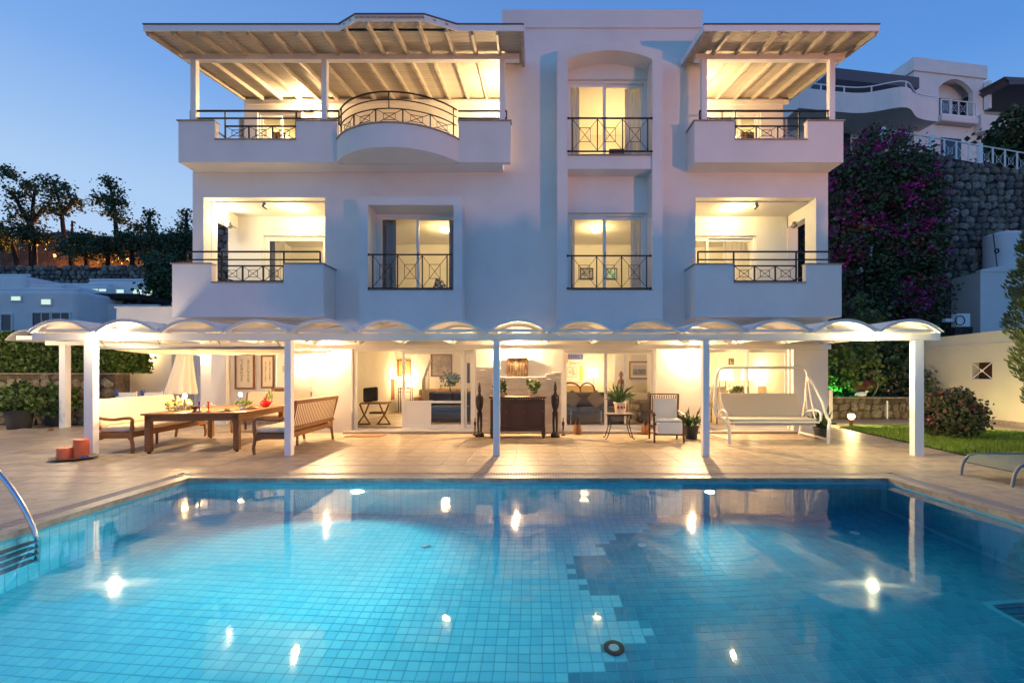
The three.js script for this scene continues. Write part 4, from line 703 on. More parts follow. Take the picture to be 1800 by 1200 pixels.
// white sling chairs seen over the bench
for (const [px, label] of [[222, 'white sling chair with blue corner pad behind the bench, nearer the wing corner'], [267, 'white sling chair with blue corner pad behind the bench, nearer the curtain']]) {
  const d = 11.9, x = X(px, d), t = thing('sling_chair', label, 'chair', [x, 0, -d], 'white chairs behind the bench'), w = .25;
  B(t, 'backrest', M.cushionWhite, x - w + .05, x + w - .03, .48, 1.0, d - .02, d, .008); B(t, 'seat', M.cushionWhite, x - w, x + w, .42, .45, d - .01, d + .46, .01);
  for (const s of [-1, 1]) { put(t, 'back_post', beamG(V(x + s * w, 0, -d), V(x + s * w, 1.03, -d), .03, .03), M.paint); put(t, 'front_leg', beamG(V(x + s * w, 0, -d - .45), V(x + s * w, .62, -d - .45), .03, .03), M.paint); put(t, 'arm', beamG(V(x + s * w, .63, -d), V(x + s * w, .63, -d - .46), .04, .025), M.paint); }
  B(t, 'corner_pad', std(L(.03, .07, .25)), x - w - .03, x - w + .048, .9, 1.06, d - .05, d + .03, .012);
}
// candles on a dish, on the floor
{
  const d = 7.95, x = X(130, d), t = thing('candle_dish', 'round glass dish on the terrace floor by the corner post', 'dish', [x, 0, -d]);
  put(t, 'dish', latheG([[.001, .004], [.18, .004], [.30, .035], [.32, .05], [.305, .05], [.18, .016], [.001, .016]], 32).translate(x, 0, -d), std(L(.30, .27, .22), { roughness: .15, metalness: .3 })); put(t, 'blue_chip', boxG(x + .2, x + .28, .035, .07, d - .1, d - .02, .01), std(L(.04, .08, .4), { roughness: .2 }));
  for (const [dx, dz, r, h, c, label] of [[.08, .04, .105, .33, [.72, .17, .07], 'tall orange pillar candle on the floor dish'], [-.1, -.07, .1, .2, [.75, .2, .09], 'short wide orange pillar candle on the floor dish'], [-.16, .06, .07, .19, [.35, .16, .05], 'short brown pillar candle at the back of the floor dish']]) {
    const o = thing('pillar_candle', label, 'candle', [x + dx, .017, -d - dz], 'pillar candles on the floor dish'); put(o, 'wax', latheG([[.001, 0], [r, 0], [r, h - .012], [r - .012, h], [r * .6, h - .01], [.001, h - .015]], 24).translate(x + dx, .017, -d - dz), std(L(...c), { roughness: .45 })); put(o, 'wick', tubeG([V(x + dx, h, -d - dz), V(x + dx + .003, h + .03, -d - dz)], .002, 5), M.iron);
  }
}
// rolled awning and gathered curtain under the pergola
{
  const x0 = X(176, 8.5), x1 = X(496, 8.5), t = thing('awning', 'cream fabric awning stretched under the vaults over the dining table', 'awning', [(x0 + x1) / 2, 2, -9.4]);
  const prof = []; for (let k = 0; k <= 20; k++) { const u = k / 20; prof.push([8.52 + u * 2.6, 1.975 + .10 * u - .10 * Math.sin(Math.PI * u) + (k === 0 ? 0 : .0)]); } prof.unshift([8.46, 2.08], [8.45, 2.03]);
  const g = new THREE.PlaneGeometry(1, 1, 40, prof.length - 1), p = g.attributes.position; for (let i = 0; i < p.count; i++) { const u = (i % 41) / 40, k = Math.floor(i / 41), [d, y] = prof[k]; p.setXYZ(i, x0 + (x1 - x0) * u, y - .012 * Math.sin(u * 31) * Math.min(1, k / 6) - .02 * Math.sin(Math.PI * u), -d); } g.computeVertexNormals(); put(t, 'cloth', g, M.fabric);
  put(t, 'roller_tube', tubeG([V(x0 - .05, 1.975, -8.5), V(x1 + .05, 1.975, -8.5)], .03, 10), M.greyMetal); for (const u of [.02, .33, .66, .98]) put(t, 'hanger', tubeG([V(x0 + (x1 - x0) * u, 2.12, -8.42), V(x0 + (x1 - x0) * u + .04, 1.99, -8.48)], .008, 6), M.greyMetal);
  const c = thing('tied_curtain', 'gathered cream curtain hanging beside the dining table', 'curtain', [X(322, 11.6), 0, -11.6]), cg = new THREE.CylinderGeometry(1, 1, 1, 60, 14, true), q = cg.attributes.position, cx = X(325, 11.6), yT = 2.09, yB = Y(692, 11.6);
  for (let i = 0; i < q.count; i++) { const a = Math.atan2(q.getZ(i), q.getX(i)), v = q.getY(i) + .5, w = .17 + .2 * (1 - v) ** 1.3, rad = w * (1 + .16 * Math.cos(a * 9)); q.setXYZ(i, cx + Math.cos(a) * rad - .1 * (1 - v), yB + (yT - yB) * v, -11.6 + Math.sin(a) * rad * .5); } cg.computeVertexNormals(); put(c, 'cloth', cg, M.fabric);
  put(c, 'tie', new THREE.TorusGeometry(.17, .015, 6, 20).scale(1, 1, .55).rotateX(Math.PI / 2).translate(cx, 1.95, -11.6), M.cushion);
}
// ---------------------------------------------------------------- swing seat
{
  const t = thing('swing_seat', 'white steel garden swing seat with beige sling before the lit glass', 'swing seat'), s = std(L(.74, .71, .66), { roughness: .35 }), r = .032, cloth = std(L(.50, .44, .36), { bumpMap: tWeave, bumpScale: .001, roughness: .9 });
  const x0 = X(1262, 10.3), x1 = X(1428, 10.3), H = 1.63, df = 9.72, db = 11.0, dt = 10.4;
  for (const x of [x0, x1]) {
    const o = x === x0 ? 1 : -1;
    put(t, 'side_frame', tubeG([V(x - o * -.02, 0, -df), V(x, .36, -df), V(x - o * .05, .46, -df - .05), V(x - o * .14, .58, -df - .3), V(x - o * .14, .8, -df - .4), V(x - o * .05, 1.2, -dt + .1), V(x + o * .03, H - .16, -dt), V(x + o * .10, H - .03, -dt), V(x + o * .24, H, -dt)], r, 10, true), s);
    put(t, 'rear_strut', tubeG([V(x - o * .12, .02, -db), V(x - o * .08, .7, -dt - .32), V(x + o * .02, H - .2, -dt - .05)], r * .85, 10, true), s); put(t, 'foot_bar', tubeG([V(x, .08, -df), V(x - o * .12, .08, -db)], r * .8, 10), s);
    put(t, 'hanger', tubeG([V(x + o * .06, H - .12, -dt), V(x + o * .02, 1.1, -dt - .1), V(x + o * .07, .62, -dt + .02)], .014, 8), s); put(t, 'hanger', tubeG([V(x + o * .06, H - .12, -dt), V(x + o * .05, .9, -dt + .15), V(x + o * .09, .5, -dt + .35)], .014, 8), s);
    put(t, 'arm_rest', tubeG([V(x + o * .1, .47, -dt - .1), V(x + o * .08, .62, -dt + .05), V(x + o * .04, .68, -dt + .3), V(x + o * .04, .62, -dt + .47), V(x + o * .06, .46, -dt + .5)], .024, 8, true), s);
  }
  put(t, 'top_bar', tubeG([V(x0 + .2, H, -dt), V(x1 - .2, H, -dt)], r, 10), s);
  const a = x0 + .16, b = x1 - .14;
  put(t, 'backrest', boxG(a, b, 0, .56, -.018, .018, .015).rotateX(-.3).translate(0, .5, -dt - .08), cloth); put(t, 'seat_cushion', boxG(a, b, .44, .51, dt - .5, dt + .12, .03), cloth);
  put(t, 'valance', boxG(a + .06, b - .06, .36, .44, dt - .5, dt - .47, .01), cloth); put(t, 'seat_rail', tubeG([V(a - .04, .435, -dt + .52), V(b + .04, .435, -dt + .52)], .024, 8), s);
}
// sun lounger on the far deck
{
  const d = 6.4, x0 = X(1733, d), t = thing('sun_lounger', 'grey mesh sun lounger standing on the deck beside the lawn', 'sun lounger', [x0 + .6, 0, -d + .2]), cloth = std(L(.17, .19, .16), { bumpMap: tWeave, bumpScale: .002, roughness: .8 });
  const sh = [[0, .0], [.05, .20], [.12, .285], [.22, .31], [1.9, .30], [1.9, .27], [.23, .275], [.15, .25], [.09, .18], [.045, 0]].map(([x, y]) => [x0 - .05 + x, y]);
  put(t, 'bed', exG(poly(sh.slice(1, 9)), d - .38, d + .3), cloth); for (const dd of [d - .42, d + .302]) put(t, 'side_rail', tubeG(sh.slice(0, 5).map(([x, y]) => V(x, y - .01, -dd - .02)), .02, 8, true), M.greyMetal);
  for (const dd of [d - .4, d + .32]) put(t, 'leg', beamG(V(x0 + 1.5, 0, -dd), V(x0 + 1.4, .27, -dd), .035, .035), M.greyMetal);
}

// ---------------------------------------------------------------- inside the rooms
function sofa(x, y, z, turn, w, label, mat, o = {}) {
  const t = thing('sofa', label, 'sofa', [0, 0, 0], 'sofas in the living room'), h = w / 2, n = o.n ?? 2;
  put(t, 'base', boxG(-h, h, .06, .3, -.42, .42, .03), mat); put(t, 'backrest', boxG(-h, h, .301, .84, .26, .44, .06), mat);
  for (const s of [-1, 1]) put(t, 'arm', boxG(s * (h - .17), s * h, .301, .6, -.42, .25, .05), mat);
  const cw = (w - .36) / n; for (let k = 0; k < n; k++) { put(t, 'seat_cushion', boxG(-h + .18 + k * cw, -h + .175 + (k + 1) * cw, .302, .45, -.43, .25, .05), mat); put(t, 'back_cushion', boxG(-h + .19 + k * cw, -h + .165 + (k + 1) * cw, .45, .82, .1, .255, .06), mat); }
  for (const sx of [-1, 1]) for (const sz of [-1, 1]) put(t, 'foot', boxG(sx * (h - .06) - .03, sx * (h - .06) + .03, 0, .06, sz * .36 - .03, sz * .36 + .03), M.darkWood);
  t.position.set(x, y, z); t.rotation.y = turn; return t;
}
function pillow(x, y, z, label, c, tilt = .6) { const t = put(scene, 'throw_pillow', boxG(-.2, .2, -.2, .2, -.05, .05, .05), std(L(...c), { roughness: .95, bumpMap: tWeave, bumpScale: .001 })); t.position.set(x, y, z); t.rotation.set(-.25, 0, tilt); tag(t, label, 'pillow', 'pillows on the sofas'); }
function stdLamp(x, y, d, h, label, power, rs = .19, hs = .27, color = SOFT) {
  const t = thing('shade_lamp', label, 'lamp', [x, y, -d], 'shaded lamps inside the villa');
  put(t, 'lamp_base', latheG([[.001, 0], [.12, 0], [.11, .02], [.02, .05], [.014, h - hs], [.001, h - hs]], 18).translate(x, y, -d), M.greyMetal);
  put(t, 'lamp_shade', latheG([[rs, h - hs], [rs * .72, h]], 28).translate(x, y, -d), new THREE.MeshPhysicalMaterial({ color: L(.85, .78, .62), transmission: .5, roughness: 1, thickness: 0, side: THREE.DoubleSide, emissive: L(1, .72, .4), emissiveIntensity: .9 }));
  put(t, 'lamp_bulb', new THREE.SphereGeometry(.035, 12, 8).translate(x, y + h - hs * .55, -d), glow(...color, 10)); lamp(t, x, y + h - hs * .55, -d, color, power, 3);
}
const FL = .12;
// living room, left part
picture(645, 682, 616, 656, RB - .004, 'framed abstract painting of yellow and teal shapes above the cabinet', paintTex(160, 170, blotch(['#c98a3a', '#7d8f72', '#4f7d78', '#b5562f', '#d9b45e', '#8a9a6a', '#35605f'], 70, 2, '#6f8672')), M.medWood, .05);
picture(699, 722, 632, 661, RB - .004, 'small framed golden picture over the console lamp', paintTex(100, 120, blotch(['#9a8a4a', '#c2a85a', '#5f6a3e', '#d2c07a'], 40, 3, '#a08f52')), M.medWood, .04);
picture(821, 826, 638, 673, 15.0, 'narrow dark picture beside the first door pane', paintTex(30, 160, blotch(['#2c2a28', '#4a4440', '#191817'], 30, 31, '#2e2b29')), M.darkWood, .012);
{ // red-brown cabinet with doors and drawers
  const d = 15.9, x0 = X(644, d), x1 = X(687, d), t = thing('cabinet', 'red-brown wooden cabinet on legs under the abstract painting', 'cabinet', [(x0 + x1) / 2, FL, -d]), y1 = Y(668, d);
  B(t, 'case', M.medWood, x0, x1, FL + .45, y1, d, d + .42); B(t, 'top', M.medWood, x0 - .04, x1 + .06, y1 + .001, y1 + .03, d - .03, d + .43, .008);
  const w = (x1 - x0) / 2; for (let k = 0; k < 2; k++) { const q = B(t, 'door', M.medWood, x0 + k * w + .02, x0 + (k + 1) * w - .02, FL + .67, y1 - .03, d - .018, d - .001, .005); B(q, 'handle', M.greyMetal, x0 + w - .05 + k * .08, x0 + w - .035 + k * .08, FL + .95, FL + 1.05, d - .03, d - .019); const e = B(t, 'drawer', M.medWood, x0 + k * w + .02, x0 + (k + 1) * w - .02, FL + .47, FL + .65, d - .018, d - .001, .005); put(e, 'knob', new THREE.SphereGeometry(.02, 8, 6).translate(x0 + (k + .5) * w, FL + .56, -d + .035), M.darkWood); }
  for (const x of [x0 + .04, x1 - .04]) for (const dd of [d + .04, d + .38]) put(t, 'leg', tubeG([V(x, FL, -dd), V(x, FL + .46, -dd)], [.022, .035], 8), M.medWood);
  for (const [k, label] of [[0, 'small framed photo on the cabinet, nearer the door side'], [1, 'small framed photo on the cabinet, nearer the lamp']]) { const x = X(654 + k * 9, d), o = thing('photo_frame', label, 'photo frame', [x, y1 + .03, -d - .1], 'photo frames on the cabinet'); B(o, 'frame', M.darkWood, x - .07, x + .07, y1 + .031, y1 + .2, d + .1, d + .115, .004); B(o, 'photo', std(L(.3, .3, .3)), x - .055, x + .055, y1 + .045, y1 + .185, d + .097, d + .0995); }
}
{ // console with lamp
  const d = 15.9, x0 = X(699, d), x1 = X(722, d), t = thing('console_table', 'slender iron console table carrying the lit lamp', 'console table', [(x0 + x1) / 2, FL, -d]), y = Y(682, d);
  B(t, 'top', M.iron, x0, x1, y - .03, y, d, d + .3, .004); for (const x of [x0 + .02, x1 - .02]) for (const dd of [d + .02, d + .28]) put(t, 'leg', beamG(V(x, FL, -dd), V(x, y - .03, -dd), .022, .022), M.iron); B(t, 'lower_rail', M.iron, x0 + .02, x1 - .02, y - .14, y - .12, d + .015, d + .03);
  stdLamp(X(711, d), y, d + .15, .5, 'bright table lamp on the iron console', 5, .17, .25);
}
{ // folding X chair with wooden frame
  const d = 12.3, xc = X(657, d), t = thing('folding_chair', 'wooden folding chair with crossed legs inside the open door', 'chair', [xc, FL, -d]), w = .3;
  for (const s of [-1, 1]) { const x = xc + s * (w - .03); put(t, 'crossed_leg', tubeG([V(x - .15, FL + .02, -d + .05), V(x + .02, FL + .28, -d), V(x + .13, FL + .55, -d)], .022, 8, true), M.medWood); put(t, 'crossed_leg', tubeG([V(x + .15, FL + .02, -d - .02), V(x - .02, FL + .28, -d - .04), V(x - .13, FL + .55, -d - .04)], .022, 8, true), M.medWood); put(t, 'floor_bar', beamG(V(x - .19, FL + .015, -d + .02), V(x + .19, FL + .015, -d + .02), .03, .03), M.medWood); }
  B(t, 'seat', M.medWood, xc - w - .05, xc + w + .05, FL + .55, FL + .59, d - .06, d + .4, .008); B(t, 'backrest', M.medWood, xc - w - .05, xc - w + .1, FL + .59, FL + .86, d + .34, d + .38, .01); B(t, 'sling', M.darkWood, xc - .14, xc + .2, FL + .28, FL + .33, d + .02, d + .3, .01);
  pillow(xc - .16, FL + .8, -d - .2, 'dark cushion leaning on the folding chair', [.03, .03, .04], .1);
}
sofa(X(785, 15.4), FL, -15.5, 0, 2.1, 'tan leather-look sofa seen through the middle pane', std(L(.36, .22, .12), { roughness: .7 }), { n: 3 });
pillow(X(775, 15.2), FL + .66, -15.15, 'tan patterned pillow standing on the tan sofa', [.42, .26, .14], .78); pillow(X(824, 15.2), FL + .62, -15.15, 'gold striped pillow at the tan sofa end', [.5, .33, .1], .5);
sofa(X(795, 13.2), FL, -13.2, 0, 1.5, 'navy blue two-seat sofa behind the middle pane', std(L(.05, .055, .10), { roughness: .9 }));
{ const d = 14.3, x = X(790, d); plant(x, FL, -d, 'dry leafy indoor tree between the two sofas', { r: .15, h: .3, rx: .3, ry: .2, n: 300, size: .08, c: 14, seed: 41, mat: M.leaf(.10, .12, .06), group: 'plants inside the villa' });
  const t = scene.children.at(-1); t.children[2].position.y = .75; put(t, 'trunk', tubeG([V(x, FL + .25, -d), V(x + .03, FL + .8, -d), V(x, FL + 1.15, -d)], [.02, .016, .01], 6), M.bark); }
{ const d = RB - .004, x0 = X(757, d), x1 = X(795, d), t = thing('framed_panel', 'large pale framed panel on the living room back wall', 'panel', [(x0 + x1) / 2, 1.2, -d]); put(t, 'frame', exG(poly(rectP(x0, x1, Y(662, d), Y(622, d)), [rectP(x0 + .05, x1 - .05, Y(662, d) + .05, Y(622, d) - .05)]), d - .04, d - .002, .008), M.medWood); B(t, 'panel', std(L(.52, .44, .33), { map: at(tMottle, .9) }), x0 + .045, x1 - .045, Y(662, d) + .045, Y(622, d) - .045, d - .02, d - .012); }
{ const d = 15.6, t = thing('stair_rail', 'pale sloping stair balustrade at the back of the room', 'stairs', [X(752, d), FL, -d]); put(t, 'handrail', beamG(P(744, 668, d), P(757, 632, d), .05, .07), M.plank[1]); put(t, 'newel', beamG(V(X(744, d), FL, -d), V(X(744, d), Y(665, d), -d), .08, .08), M.plank[1]); for (let k = 1; k < 4; k++) { const a = P(744 + k * 3.2, 668 - k * 9, d); put(t, 'baluster', beamG(V(a.x, FL, -d), a, .03, .03), M.plank[1]); } }
// behind the poster window
picture(995, 1026, 620, 671, RB - .004, 'large white poster with blue lettering and a green block', paintTex(200, 330, (c, w, h) => { c.fillStyle = '#efe6d2'; c.fillRect(0, 0, w, h); c.fillStyle = '#d8a05a'; c.fillRect(0, 0, 18, 110); c.fillStyle = '#6f74b4'; c.fillRect(20, 8, 176, 66); c.fillStyle = '#2e3272'; c.font = 'bold 62px sans-serif'; c.fillText('SHRL16', 14, 62); c.fillStyle = '#3a3a3a'; c.font = 'italic 40px serif'; c.fillText('Journal', 36, 128); c.fillStyle = '#b4c02e'; c.fillRect(150, 150, 40, 170); c.strokeStyle = '#6a6050'; c.lineWidth = 4; c.strokeRect(10, 165, 108, 110); const r = rngOf(3); c.lineWidth = 2; for (let i = 0; i < 26; i++) { c.beginPath(); c.moveTo(20 + r() * 90, 175 + r() * 90); c.lineTo(20 + r() * 90, 175 + r() * 90); c.stroke(); } }), M.paint, .012);
picture(1106, 1142, 635, 666, 14.9, 'gilt framed grey landscape print seen through the poster window', paintTex(180, 140, (c, w, h) => { c.fillStyle = '#ddd0b0'; c.fillRect(0, 0, w, h); c.fillStyle = '#8f8b7e'; c.fillRect(24, 24, w - 48, h - 48); c.fillStyle = '#b8b4a6'; c.fillRect(24, 24, w - 48, 36); const r = rngOf(9); c.fillStyle = '#5c584e'; for (let i = 0; i < 60; i++) c.fillRect(24 + r() * 125, 62 + r() * 40, 7, 5); }), M.medWood, .04);
B(villa, 'room_wall', M.inner, X(1080, 14.9), 3.75, FL, 2.38, 14.9, 15.0);
{ // carved cane settee
  const d = 15.6, x0 = X(985, d), x1 = X(1045, d), t = thing('cane_settee', 'carved wooden settee with cane back under the poster', 'settee', [(x0 + x1) / 2, FL, -d]), cane = std(L(.55, .40, .20), { bumpMap: tWeave, bumpScale: .002 }), yb = FL + .45, yt = Y(673, d), xm = X(1020, d);
  for (const [a, b] of [[x0, xm], [xm, x1]]) { B(t, 'cane_panel', cane, a + .04, b - .04, yb + .05, yt - .09, d + .02, d + .03); put(t, 'back_frame', tubeG([V(a, yb, -d), V(a + .03, yt - .12, -d), V((a + b) / 2, yt, -d), V(b - .03, yt - .12, -d), V(b, yb, -d)], .028, 8, true), M.medWood); }
  B(t, 'seat', M.cushion, x0, x1, yb - .12, yb, d - .5, d + .02, .03); for (const x of [x0 + .04, x1 - .04]) for (const dd of [d, d - .46]) put(t, 'leg', tubeG([V(x, FL, -dd), V(x, yb - .1, -dd)], [.02, .035], 8), M.medWood);
}
sofa(X(1033, 12.75), FL, -12.78, 0, 2.1, 'long grey sofa behind the poster window', M.sofa, { n: 3 }); { const s = sofa(X(1140, 13.2), FL, -13.2, -Math.PI / 2, 1.5, 'grey sofa standing sideways behind the armchair pane', M.sofa); }
pillow(X(1006, 12.6), FL + .66, -12.62, 'grey pillow standing on its corner by the carved figure', [.25, .22, .2], .75); pillow(X(1048, 12.6), FL + .66, -12.62, 'taupe pillow standing on its corner behind the orchid', [.3, .25, .2], .75);
{ const d = 12.05, x0 = X(1000, d), x1 = X(1060, d), t = thing('glass_coffee_table', 'low glass coffee table in front of the grey sofas', 'coffee table', [(x0 + x1) / 2, FL, -d]); B(t, 'glass_top', M.glass, x0, x1, FL + .40, FL + .412, d - .15, d + .15); for (const x of [x0 + .05, x1 - .05]) B(t, 'leg', M.chrome, x - .012, x + .012, FL, FL + .4, d - .02, d + .02); }
stdLamp(X(1043, 15.9), FL, 15.9, 1.55, 'floor lamp in the corner beside the cane settee', 3.2, .2, .3); { const d = 14.85, x = X(1089, d); const t = thing('column_stand', 'pale column stand with a bronze bust beside the landscape print', 'stand', [x, FL, -d + .25]); put(t, 'column', latheG([[.001, 0], [.13, 0], [.11, .05], [.09, .1], [.08, .95], [.12, 1.0], [.12, 1.04], [.001, 1.04]], 20).translate(x, FL, -d + .25), M.plank[0]); put(t, 'bust', tubeG([V(x, FL + 1.04, -d + .25), V(x, FL + 1.15, -d + .25), V(x, FL + 1.22, -d + .25), V(x, FL + 1.34, -d + .26), V(x, FL + 1.44, -d + .25)], [.09, .1, .04, .08, .03], 14, true), M.medWood); }
// behind the swing seat
for (const [a, b, c, e, label, seed, f] of [[1281, 1290, 630, 641, 'tiny dark framed portrait above the shaded lamp', 51, M.darkWood], [1318, 1331, 624, 657, 'brown framed panel picture behind the swing, first of three', 52, M.medWood], [1336, 1352, 627, 656, 'golden framed panel picture behind the swing, middle of three', 53, M.medWood], [1359, 1371, 625, 662, 'brown framed panel picture behind the swing, last of three', 54, M.medWood]]) picture(a, b, c, e, 15.195, label, paintTex(70, 150, blotch(seed === 51 ? ['#222', '#444', '#ddd'] : ['#8a5a30', '#b98a50', '#6a4020', '#d0aa70'], 36, seed, seed === 51 ? '#888' : '#a87844')), f, .03);
stdLamp(X(1276, 13.6), FL, 13.6, 1.5, 'floor lamp with a cream drum shade behind the swing post', 4.5, .24, .33); stdLamp(X(1316, 14.2), FL + .72, 14.2, .85, 'table lamp with a conical shade behind the swing back', 4.5, .24, .4);
{ const d = 14.2, x = X(1318, d), t = thing('round_table', 'small round lamp table in the room behind the swing', 'side table', [x, FL, -d]); put(t, 'top', latheG([[.001, .68], [.38, .68], [.38, .72], [.001, .72]], 28).translate(x, FL, -d), M.medWood); put(t, 'leg', latheG([[.001, 0], [.2, 0], [.05, .06], [.04, .68], [.001, .68]], 16).translate(x, FL, -d), M.medWood); }
{ const d = 13.0, x = X(1296, d); plant(x, FL + .55, -d, 'pale green flowering plant behind the swing back', { r: .09, h: .16, rx: .2, ry: .16, n: 160, size: .09, c: 10, seed: 44, mat: M.leaf(.16, .22, .06), group: 'plants inside the villa' }); const t = thing('plant_stand', 'slender wooden stand under the pale flowering plant', 'stand', [x, FL, -d]); put(t, 'top', latheG([[.001, .52], [.16, .52], [.16, .548], [.001, .548]], 18).translate(x, FL, -d), M.medWood); for (let k = 0; k < 3; k++) { const a = k * 2.1; put(t, 'leg', beamG(V(x + Math.cos(a) * .14, FL, -d + Math.sin(a) * .14), V(x + Math.cos(a) * .08, FL + .52, -d + Math.sin(a) * .08), .022, .022), M.medWood); } }
for (const [px, d, label] of [[1352, 13.6, 'cream upholstered dining chair under the golden picture'], [1268, 12.7, 'cream upholstered dining chair under the drum shade lamp']]) { const x = X(px, d), t = thing('dining_chair', label, 'chair', [x, FL, -d], 'dining chairs behind the swing'); put(t, 'backrest', boxG(x - .23, x + .23, FL + .45, FL + 1.0, d + .2, d + .26, .05), M.cushion); put(t, 'seat', boxG(x - .24, x + .24, FL + .4, FL + .48, d - .24, d + .24, .03), M.cushion); for (const sx of [-.2, .2]) for (const sd of [-.2, .2]) put(t, 'leg', beamG(V(x + sx, FL, -d - sd), V(x + sx, FL + .41, -d - sd), .03, .03), M.medWood); }
// curtains in the windows
function curtain(x0, x1, y0, y1, d, label, mat = M.curtain) {
  const t = thing('curtain', label, 'curtain', [(x0 + x1) / 2, y0, -d], 'curtains at the windows'), n = Math.max(16, Math.round((x1 - x0) * 90)), g = new THREE.PlaneGeometry(1, 1, n, 6), p = g.attributes.position, f = (x1 - x0) * 9; for (let i = 0; i < p.count; i++) { const u = p.getX(i) + .5, v = p.getY(i) + .5; p.setXYZ(i, x0 + (x1 - x0) * (u + .03 * Math.sin(v * 2)), y0 + (y1 - y0) * v, -d + .035 * Math.sin(u * f * 6.28 / 1.2) * (1 - .2 * v)); } g.computeVertexNormals(); put(t, 'cloth', g, mat);
}
const dk = new THREE.MeshPhysicalMaterial({ color: L(.10, .09, .11), transmission: .15, roughness: 1, thickness: 0, side: THREE.DoubleSide });
curtain(win2[0] + .05, win2[0] + .40, 3.05, 5.7, DW + .42, 'dark curtain drawn aside at the square window, balcony side', dk); curtain(win2[1] - .28, win2[1] + .05, 3.05, 5.7, DW + .42, 'dark curtain drawn aside at the square window, bay side', dk);
curtain(bay[0] - .05, bay[0] + .24, 3.05, 5.7, DW + .42, 'grey curtain drawn aside at the lower bay window, inner side'); curtain(bay[1] - .34, bay[1] + .05, 3.05, 5.7, DW + .42, 'grey curtain drawn aside at the lower bay window, outer side');
curtain(bay[0] - .05, bay[0] + .36, 6.64, 9.1, DW + .42, 'pale grey curtain at the upper bay window, inner side'); curtain(bay[1] - .5, bay[1] + .05, 6.64, 9.1, DW + .42, 'pale grey curtain at the upper bay window, outer side');
curtain(X(467, 13.2), X(482, 13.2), 3.02, 5.4, 13.2, 'brown-grey curtain at the loggia door by the stone view', dk); curtain(X(483, 13.2), X(499, 13.2), 3.02, 5.4, 13.22, 'sheer pale curtain at the loggia door by the stone view', M.fabric);
curtain(X(1270, 13.2), X(1312, 13.2), 3.02, 5.4, 13.2, 'sheer pale curtain at the loggia door by the bougainvillea', M.fabric);
curtain(X(476, 13.9), X(500, 13.9), 6.64, 8.9, 13.95, 'brown curtain behind the wide terrace door', std(L(.12, .06, .035), { side: THREE.DoubleSide })); curtain(X(1296, 13.9), X(1330, 13.9), 6.64, 8.9, 13.95, 'brown curtain behind the narrow terrace door', std(L(.16, .09, .05), { side: THREE.DoubleSide }));
// upstairs
picture(1019, 1043, 471, 491, 15.29, 'dark framed print low on the lower bay bedroom wall', paintTex(120, 90, blotch(['#555', '#888', '#bbb'], 30, 61, '#999')), M.darkWood, .04); picture(1065, 1085, 471, 491, 15.29, 'turquoise framed print low on the lower bay bedroom wall', paintTex(120, 90, blotch(['#4aa098', '#8ad0c0', '#e0e0d0'], 30, 62, '#9cc'), ), M.greyMetal, .04);
function bed(x, y, d, label) { const t = thing('bed', label, 'bed', [x, y, -d], 'beds in the bedrooms'); put(t, 'mattress', boxG(x - .8, x + .8, y + .28, y + .55, d, d + 1.9, .06), M.cushionWhite); put(t, 'headboard', tubeG([V(x - .85, y + .2, -d - 1.95), V(x - .8, y + .85, -d - 1.95), V(x, y + 1.05, -d - 1.95), V(x + .8, y + .85, -d - 1.95), V(x + .85, y + .2, -d - 1.95)], .04, 8, true), M.darkWood); for (const sx of [-.72, .72]) for (const e of [.08, 1.8]) put(t, 'leg', boxG(x + sx - .03, x + sx + .03, y, y + .28, d + e, d + e + .06), M.darkWood); for (const s of [-.4, .4]) put(t, 'pillow', boxG(x + s - .32, x + s + .32, y + .55, y + .68, d + 1.4, d + 1.85, .06), M.cushionWhite); }
bed(1.2, 3.0, 13.2, 'double bed in the lower bay bedroom'); bed(-2.7, 3.0, 13.2, 'double bed in the square window bedroom');
{ const d = 13.6, x = X(795, 13.2) + .3; plant(X(772, 13.0), 3.85, -13.0, 'dark cut flowers on the bedside behind the square window', { r: .06, h: .12, rx: .14, ry: .1, n: 90, size: .07, c: 8, seed: 71, mat: M.leaf(.03, .03, .025), group: 'plants inside the villa' }); const t = thing('bedside_chest', 'pale bedside chest in the square window bedroom', 'chest', [X(772, 13.0), 3.0, -13.0]); B(t, 'case', M.inner, X(760, 13), X(785, 13), 3.0, 3.82, 12.85, 13.2, .01); B(t, 'top', M.plank[0], X(759, 13), X(786, 13), 3.821, 3.85, 12.83, 13.22, .008); }
stdLamp(X(1079, 13.8), 6.62, 13.8, 1.45, 'floor lamp glowing in the upper bay bedroom', 11, .2, .3, YEL); { const d = 12.5, x = X(1085, d), t = thing('upholstered_chair', 'dark high-backed chair behind the upper bay railing', 'chair', [x, 6.62, -d]); put(t, 'backrest', boxG(x - .22, x + .22, 7.05, 7.68, d, d + .08, .05), M.darkWood); put(t, 'seat', boxG(x - .25, x + .25, 7.0, 7.1, d, d + .5, .03), M.darkWood); for (const sx of [-.2, .2]) for (const e of [.03, .46]) put(t, 'leg', beamG(V(x + sx, 6.62, -d - e), V(x + sx, 7.01, -d - e), .035, .035), M.darkWood); }
